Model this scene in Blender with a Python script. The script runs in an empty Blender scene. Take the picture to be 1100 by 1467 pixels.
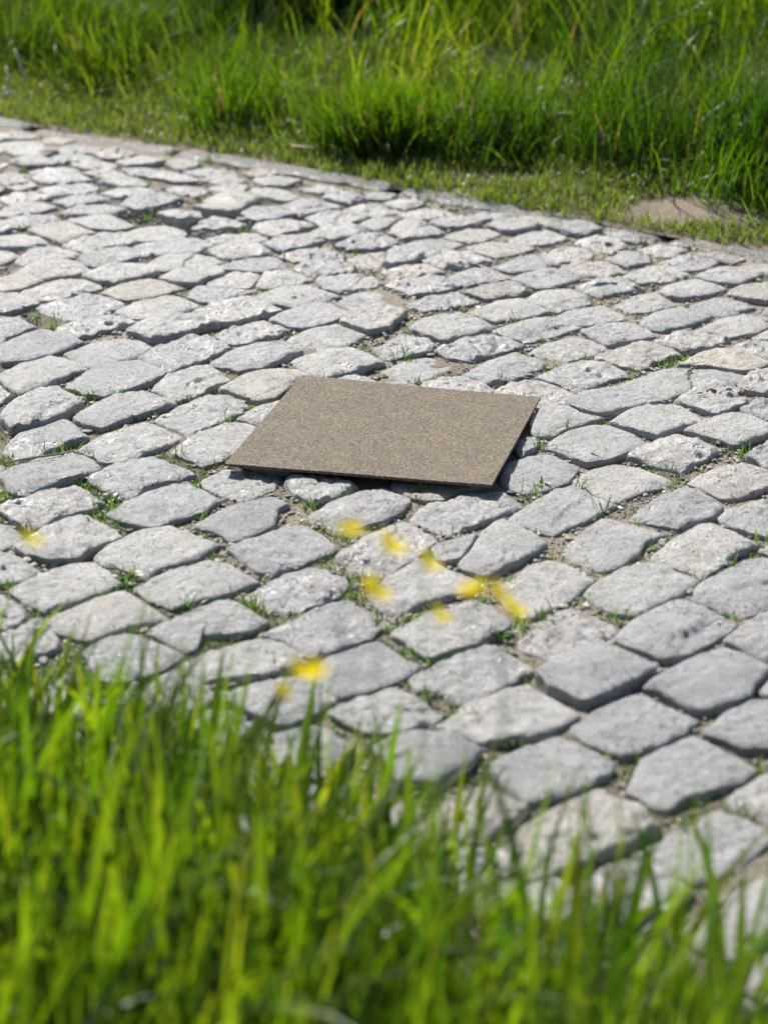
import bpy, math, random
import numpy as np
from mathutils import Vector, noise

# ------------------------------------------------------------------ camera, sky, sun, exposure
SC = bpy.context.scene
COL = SC.collection
cam_d = bpy.data.cameras.new('camera')
cam = bpy.data.objects.new('camera', cam_d)
COL.objects.link(cam)
CAM_H = 1.321
PITCH = math.radians(22.592)
cam.location = (0, 0, CAM_H)
cam.rotation_euler = (math.radians(90) - PITCH, 0, 0)
cam_d.sensor_fit = 'VERTICAL'
cam_d.sensor_height = 44
cam_d.sensor_width = 33
cam_d.lens = 99.73
cam_d.clip_start = 0.05
cam_d.clip_end = 2000
cam_d.dof.use_dof = True
cam_d.dof.focus_distance = 3.80
cam_d.dof.aperture_fstop = 4.6
SC.camera = cam

SUN_EL = math.radians(43)
SUN_DIR = Vector((-0.40, 0.92, 0)).normalized()          # horizontal direction towards the sun
world = bpy.data.worlds.new('World')
SC.world = world
world.use_nodes = True
wn = world.node_tree.nodes
wl = world.node_tree.links
wn.clear()
sky = wn.new('ShaderNodeTexSky')
sky.sky_type = 'NISHITA'
sky.sun_disc = False
sky.sun_elevation = SUN_EL
sky.sun_rotation = math.atan2(SUN_DIR.x, SUN_DIR.y)
bg = wn.new('ShaderNodeBackground')
bg.inputs['Strength'].default_value = 0.068
wo = wn.new('ShaderNodeOutputWorld')
wl.new(sky.outputs[0], bg.inputs[0])
wl.new(bg.outputs[0], wo.inputs[0])

sun_d = bpy.data.lights.new('sun', 'SUN')
sun_d.energy = 5.0
sun_d.angle = math.radians(0.53)
sun_d.color = (1.0, 0.965, 0.90)
sun = bpy.data.objects.new('sun', sun_d)
COL.objects.link(sun)
sd = Vector((SUN_DIR.x * math.cos(SUN_EL), SUN_DIR.y * math.cos(SUN_EL), math.sin(SUN_EL)))
sun.rotation_euler = sd.to_track_quat('Z', 'Y').to_euler()
sun.location = sd * 20

SC.view_settings.view_transform = 'Standard'
SC.view_settings.look = 'None'
SC.view_settings.exposure = 0.72
SC.view_settings.gamma = 1
SC.view_settings.use_curve_mapping = False
SC.render.engine = 'CYCLES'
SC.cycles.max_bounces = 8
SC.cycles.transmission_bounces = 6
SC.cycles.use_denoising = True

random.seed(11)
RNG = np.random.default_rng(11)

# ------------------------------------------------------------------ frame of the road
ANG = math.radians(-34.285)
ER = np.array((math.cos(ANG), math.sin(ANG)))            # along the road
EN = np.array((-ER[1], ER[0]))                           # across it, away from the photographer
def xy(u, v): return (ER[0] * u + EN[0] * v, ER[1] * u + EN[1] * v)
V_NEAR, V_KERB = 1.80, 4.165

# ------------------------------------------------------------------ helpers
def tag(o, label=None, cat=None, group=None, kind=None):
    if label: o['label'] = label
    if cat: o['category'] = cat
    if group: o['group'] = group
    if kind: o['kind'] = kind
    return o

def empty(name, loc=(0, 0, 0)):
    o = bpy.data.objects.new(name, None)
    o.location = loc
    COL.objects.link(o)
    return o

def mesh(name, V, F, mat, parent=None, smooth=True, loc=(0, 0, 0)):
    me = bpy.data.meshes.new(name)
    V = np.asarray(V, dtype=np.float32)
    if isinstance(F, np.ndarray):
        n, k = F.shape
        me.vertices.add(len(V)); me.vertices.foreach_set('co', V.ravel())
        me.loops.add(n * k); me.loops.foreach_set('vertex_index', F.ravel().astype(np.int32))
        me.polygons.add(n)
        me.polygons.foreach_set('loop_start', (np.arange(n) * k).astype(np.int32))
        me.polygons.foreach_set('loop_total', np.full(n, k, dtype=np.int32))
        me.update(calc_edges=True)
    else:
        me.from_pydata(V.tolist(), [], F)
        me.update()
    me.polygons.foreach_set('use_smooth', np.full(len(me.polygons), smooth))
    me.materials.append(mat)
    o = bpy.data.objects.new(name, me)
    o.location = loc
    COL.objects.link(o)
    if parent: o.parent = parent
    return o

def vcol(o, vals, name='tint'):
    a = o.data.attributes.new(name, 'FLOAT', 'POINT')
    a.data.foreach_set('value', np.asarray(vals, dtype=np.float32))

def fbm(x, y, z=0.0, octv=3):
    return noise.fractal(Vector((x, y, z)), 1.0, 2.1, octv)

# ------------------------------------------------------------------ materials
def new_mat(name):
    m = bpy.data.materials.new(name)
    m.use_nodes = True
    m.node_tree.nodes.clear()
    return m, m.node_tree.nodes, m.node_tree.links

class NB:
    """small node-building helper"""
    def __init__(s, name):
        s.m, s.n, s.l = new_mat(name)
        s.out = s.n.new('ShaderNodeOutputMaterial')
    def node(s, typ, **kw):
        nd = s.n.new(typ)
        for k, v in kw.items():
            if k.startswith('i_'):
                nd.inputs[k[2:].replace('_', ' ')].default_value = v
            else: setattr(nd, k, v)
        return nd
    def link(s, a, b): s.l.new(a, b)
    def coord(s, kind='Object', shift=None):
        c = s.node('ShaderNodeTexCoord').outputs[kind]
        if shift is None: return c
        oi = s.node('ShaderNodeObjectInfo')
        mul = s.node('ShaderNodeMath', operation='MULTIPLY'); mul.inputs[1].default_value = shift
        s.link(oi.outputs['Random'], mul.inputs[0])
        add = s.node('ShaderNodeVectorMath', operation='ADD')
        s.link(c, add.inputs[0]); s.link(mul.outputs[0], add.inputs[1])
        return add.outputs[0]
    def noise(s, vec, scale, detail=4, rough=0.55):
        nd = s.node('ShaderNodeTexNoise'); s.link(vec, nd.inputs['Vector'])
        nd.inputs['Scale'].default_value = scale; nd.inputs['Detail'].default_value = detail
        nd.inputs['Roughness'].default_value = rough
        return nd.outputs['Fac']
    def vor(s, vec, scale, feature='F1', out='Distance'):
        nd = s.node('ShaderNodeTexVoronoi', feature=feature); s.link(vec, nd.inputs['Vector'])
        nd.inputs['Scale'].default_value = scale
        return nd.outputs[out]
    def ramp(s, fac, stops, interp='LINEAR'):
        nd = s.node('ShaderNodeValToRGB'); cr = nd.color_ramp; cr.interpolation = interp
        while len(cr.elements) < len(stops): cr.elements.new(0.5)
        for e, (p, c) in zip(cr.elements, stops):
            e.position = p; e.color = (c, c, c, 1) if not isinstance(c, tuple) else (*c, 1)
        s.link(fac, nd.inputs[0])
        return nd.outputs[0]
    def mix(s, fac, a, b, mode='MIX'):
        nd = s.node('ShaderNodeMix', data_type='RGBA', blend_type=mode)
        if isinstance(fac, (int, float)): nd.inputs[0].default_value = fac
        else: s.link(fac, nd.inputs[0])
        for v, i in ((a, 6), (b, 7)):
            if isinstance(v, tuple): nd.inputs[i].default_value = (*v, 1)
            else: s.link(v, nd.inputs[i])
        return nd.outputs[2]
    def math(s, op, a, b=None):
        nd = s.node('ShaderNodeMath', operation=op)
        for v, i in ((a, 0), (b, 1)):
            if v is None: continue
            if isinstance(v, (int, float)): nd.inputs[i].default_value = v
            else: s.link(v, nd.inputs[i])
        return nd.outputs[0]
    def bump(s, h, strength, dist, prev=None):
        nd = s.node('ShaderNodeBump'); nd.inputs['Strength'].default_value = strength
        nd.inputs['Distance'].default_value = dist
        s.link(h, nd.inputs['Height'])
        if prev is not None: s.link(prev, nd.inputs['Normal'])
        return nd.outputs[0]
    def principled(s, col, rough=0.6, spec=0.5, normal=None):
        p = s.node('ShaderNodeBsdfPrincipled')
        for v, nme in ((col, 'Base Color'), (rough, 'Roughness'), (spec, 'Specular IOR Level')):
            if isinstance(v, tuple): p.inputs[nme].default_value = (*v, 1)
            elif isinstance(v, (int, float)): p.inputs[nme].default_value = v
            else: s.link(v, p.inputs[nme])
        if normal is not None: s.link(normal, p.inputs['Normal'])
        return p.outputs[0]
    def done(s, shader):
        s.link(shader, s.out.inputs['Surface'])
        return s.m

def granite(name, base, sandy):
    b = NB(name)
    co = b.coord('Object', 37.0)
    sp = b.noise(co, 260, 3, 0.75)
    speck = b.ramp(sp, [(0.30, tuple(c * 0.42 for c in base)), (0.44, tuple(c * .88 for c in base)), (0.58, base), (0.70, tuple(min(0.66, c * 1.5) for c in base))])
    big = b.ramp(b.noise(co, 17, 5, 0.62), [(0.34, 0.74), (0.66, 1.12)])
    c1 = b.mix(1.0, speck, big, 'MULTIPLY')
    # sandy dust left in the low places of each sett
    dust = b.ramp(b.noise(co, 26, 6, 0.66), [(0.52, 0.0), (0.70, sandy)])
    c2 = b.mix(dust, c1, (0.36, 0.30, 0.225))
    pit = b.vor(co, 92)
    pits = b.ramp(pit, [(0.12, 0.15), (0.24, 1.0)])
    pitmask = b.ramp(b.noise(co, 31, 3, 0.6), [(0.40, 0.0), (0.54, 1.0)])
    c3 = b.mix(b.math('MULTIPLY', pitmask, 0.85), c2, b.mix(1.0, c2, pits, 'MULTIPLY'))
    oi = b.node('ShaderNodeObjectInfo').outputs['Random']
    tone = b.ramp(oi, [(0.0, (0.80, 0.81, 0.84)), (0.3, (0.93, 0.93, 0.95)), (0.6, (1.03, 1.02, 1.00)), (0.85, (1.13, 1.11, 1.08)), (1.0, (1.02, 0.95, 0.88))])
    c4 = b.mix(1.0, c3, tone, 'MULTIPLY')
    # hairline cracks on some of the stones
    wv = b.node('ShaderNodeVectorMath', operation='ADD'); b.link(co, wv.inputs[0])
    nz = b.node('ShaderNodeTexNoise'); b.link(co, nz.inputs['Vector']); nz.inputs['Scale'].default_value = 30; nz.inputs['Detail'].default_value = 4
    ws = b.node('ShaderNodeVectorMath', operation='SCALE'); b.link(nz.outputs['Color'], ws.inputs[0]); ws.inputs['Scale'].default_value = .045
    b.link(ws.outputs[0], wv.inputs[1])
    ck = b.ramp(b.vor(wv.outputs[0], 13, 'DISTANCE_TO_EDGE'), [(0.0, 0.0), (0.016, 1.0)])
    ckm = b.ramp(b.noise(co, 9, 2), [(0.57, 0.0), (0.62, 1.0)])
    c4 = b.mix(b.math('MULTIPLY', ckm, .6), c4, b.mix(1.0, c4, ck, 'MULTIPLY'))
    h1 = b.noise(co, 48, 8, 0.74)
    n1 = b.bump(h1, 0.9, 0.010)
    n1 = b.bump(b.noise(co, 125, 4, 0.7), 0.5, 0.0042, n1)
    h2 = b.noise(co, 420, 3, 0.7)
    n2 = b.bump(h2, 0.35, 0.0014, n1)
    n3 = b.bump(pits, 0.5, 0.002, n2)
    n3 = b.bump(b.math('MAXIMUM', ck, b.math('SUBTRACT', 1.0, ckm)), 0.5, 0.003, n3)
    rg = b.ramp(b.noise(co, 140, 3), [(0.3, 0.19), (0.7, 0.40)])
    return b.done(b.principled(c4, rg, 0.65, n3))

M = {}
M['stone'] = granite('granite_grey', (0.428, 0.418, 0.405), 0.5)
M['stone_tan'] = granite('granite_sandy', (0.43, 0.39, 0.335), 0.7)
M['kerb'] = granite('kerb_stone', (0.185, 0.172, 0.165), 0.9)

def bed_mat():
    b = NB('joint_sand_and_grit')
    co = b.coord('Object')
    f = b.noise(co, 260, 3, 0.75)
    grit = b.ramp(f, [(0.30, (0.12, 0.10, 0.08)), (0.44, (0.33, 0.275, 0.21)), (0.58, (0.43, 0.365, 0.285)), (0.75, (0.55, 0.49, 0.40))])
    dark = b.ramp(f, [(0.30, (0.045, 0.038, 0.032)), (0.5, (0.15, 0.125, 0.098)), (0.72, (0.30, 0.265, 0.22))])
    geo = b.node('ShaderNodeAttribute', attribute_name='earth')
    c = b.mix(geo.outputs['Fac'], grit, dark)
    n = b.bump(b.noise(co, 120, 5, 0.7), 0.9, 0.012)
    n = b.bump(f, 0.8, 0.003, n)
    return b.done(b.principled(c, 0.9, 0.2, n))
M['bed'] = bed_mat()

def gravel_mat():
    b = NB('gravel')
    t = b.node('ShaderNodeAttribute', attribute_name='tint').outputs['Fac']
    c = b.ramp(t, [(0.0, (0.10, 0.105, 0.12)), (0.35, (0.19, 0.19, 0.20)), (0.55, (0.26, 0.225, 0.18)), (0.85, (0.40, 0.34, 0.26)), (1.0, (0.50, 0.47, 0.42))])
    n = b.bump(b.noise(b.coord('Object'), 700, 2), 0.3, 0.001)
    return b.done(b.principled(c, 0.65, 0.4, n))
M['gravel'] = gravel_mat()

def soil_mat():
    b = NB('verge_soil')
    co = b.coord('Object')
    patch = b.ramp(b.noise(co, 5, 4, 0.6), [(0.40, 0.0), (0.60, 1.0)])
    f = b.noise(co, 190, 4, 0.75)
    sand = b.ramp(f, [(0.30, (0.15, 0.12, 0.085)), (0.5, (0.29, 0.235, 0.175)), (0.7, (0.40, 0.34, 0.265))])
    earth = b.ramp(f, [(0.30, (0.05, 0.045, 0.025)), (0.5, (0.11, 0.10, 0.055)), (0.7, (0.19, 0.165, 0.11))])
    att = b.node('ShaderNodeAttribute', attribute_name='bare').outputs['Fac']
    c = b.mix(att, b.mix(patch, earth, sand), sand)
    n = b.bump(b.noise(co, 60, 6, 0.7), 0.8, 0.02)
    return b.done(b.principled(c, 0.92, 0.2, n))
M['soil'] = soil_mat()

def ground_mat():
    b = NB('far_ground')
    c = b.ramp(b.noise(b.coord('Object'), 3, 6, 0.7), [(0.35, (0.035, 0.06, 0.015)), (0.65, (0.075, 0.11, 0.03))])
    return b.done(b.principled(c, 0.95, 0.1))
M['ground'] = ground_mat()

def grass_mat(name, refl, trans, tw=0.5, rough=0.38, spec=0.5):
    """thin leaves: reflect, let light through, and gleam a little; tint picks the hue of each blade"""
    b = NB(name)
    t = b.node('ShaderNodeAttribute', attribute_name='tint').outputs['Fac']
    cr = b.ramp(t, refl); ct = b.ramp(t, trans)
    p = b.principled(cr, rough, spec)
    tl = b.node('ShaderNodeBsdfTranslucent'); b.link(ct, tl.inputs['Color'])
    mx = b.node('ShaderNodeMixShader'); mx.inputs[0].default_value = tw
    b.link(p, mx.inputs[1]); b.link(tl.outputs[0], mx.inputs[2])
    return b.done(mx.outputs[0])

M['grass'] = grass_mat('meadow_grass',
    [(0.0, (0.022, 0.055, 0.010)), (0.45, (0.045, 0.090, 0.010)), (0.85, (0.080, 0.125, 0.012)), (0.93, (0.09, 0.12, 0.015)), (0.96, (0.22, 0.16, 0.06)), (1.0, (0.32, 0.25, 0.13))],
    [(0.0, (0.035, 0.11, 0.002)), (0.45, (0.115, 0.24, 0.003)), (0.85, (0.29, 0.42, 0.007)), (0.93, (0.38, 0.43, 0.01)), (0.96, (0.32, 0.19, 0.04)), (1.0, (0.38, 0.28, 0.10))], 0.53, 0.43, 0.4)
M['turf'] = grass_mat('trodden_grass',
    [(0.0, (0.045, 0.075, 0.02)), (0.5, (0.075, 0.115, 0.028)), (0.82, (0.11, 0.14, 0.04)), (0.90, (0.24, 0.19, 0.10)), (1.0, (0.38, 0.31, 0.19))],
    [(0.0, (0.12, 0.21, 0.012)), (0.5, (0.22, 0.34, 0.016)), (0.82, (0.32, 0.40, 0.03)), (0.90, (0.28, 0.20, 0.08)), (1.0, (0.36, 0.28, 0.15))], 0.45)
M['weed'] = grass_mat('joint_weeds',
    [(0.0, (0.035, 0.075, 0.015)), (0.6, (0.065, 0.125, 0.02)), (1.0, (0.12, 0.16, 0.03))],
    [(0.0, (0.08, 0.20, 0.01)), (0.6, (0.15, 0.32, 0.015)), (1.0, (0.26, 0.36, 0.02))], 0.45)
M['petal'] = grass_mat('yellow_petal', [(0.0, (0.87, 0.69, 0.004)), (1.0, (0.90, 0.74, 0.006))], [(0.0, (0.92, 0.73, 0.004)), (1.0, (0.92, 0.77, 0.006))], 0.4, 0.22, 0.6)
M['straw'] = grass_mat('dry_straw', [(0.0, (0.42, 0.33, 0.19)), (1.0, (0.5, 0.42, 0.28))], [(0.0, (0.3, 0.22, 0.1)), (1.0, (0.3, 0.22, 0.1))], 0.25, 0.5, 0.4)
M['pale'] = grass_mat('bleached_grass', [(0.0, (0.40, 0.40, 0.33)), (1.0, (0.5, 0.5, 0.42))], [(0.0, (0.3, 0.32, 0.2)), (1.0, (0.3, 0.3, 0.2))], 0.3, 0.4, 0.5)
M['centre'] = grass_mat('flower_centre', [(0.0, (0.70, 0.56, 0.02)), (1.0, (0.7, 0.56, 0.02))], [(0.0, (0.7, 0.6, 0.02)), (1.0, (0.4, 0.36, 0.02))], 0.2, 0.5, 0.3)

def mat_mat():
    b = NB('granulate')
    co = b.coord('Object')
    cell = b.vor(co, 500, 'F1', 'Color')
    bw = b.node('ShaderNodeSeparateColor'); b.link(cell, bw.inputs[0])
    c = b.ramp(bw.outputs[0], [(0.0, (0.065, 0.052, 0.038)), (0.22, (0.098, 0.078, 0.056)), (0.55, (0.172, 0.133, 0.094)), (0.85, (0.235, 0.186, 0.135)), (1.0, (0.30, 0.255, 0.195))])
    big = b.ramp(b.noise(co, 14, 4), [(0.35, 0.92), (0.65, 1.06)])
    c = b.mix(1.0, c, big, 'MULTIPLY')
    h = b.vor(co, 500)
    n = b.bump(h, 0.7, 0.0022)
    n = b.bump(b.noise(co, 500, 2), 0.5, 0.001, n)
    return b.done(b.principled(c, 0.75, 0.25, n))
M['mat'] = mat_mat()

def clod_mat():
    b = NB('dry_earth')
    c = b.ramp(b.noise(b.coord('Object'), 200, 3), [(0.3, (0.09, 0.06, 0.04)), (0.7, (0.2, 0.15, 0.1))])
    return b.done(b.principled(c, 0.9, 0.2))
M['clod'] = clod_mat()

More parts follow.
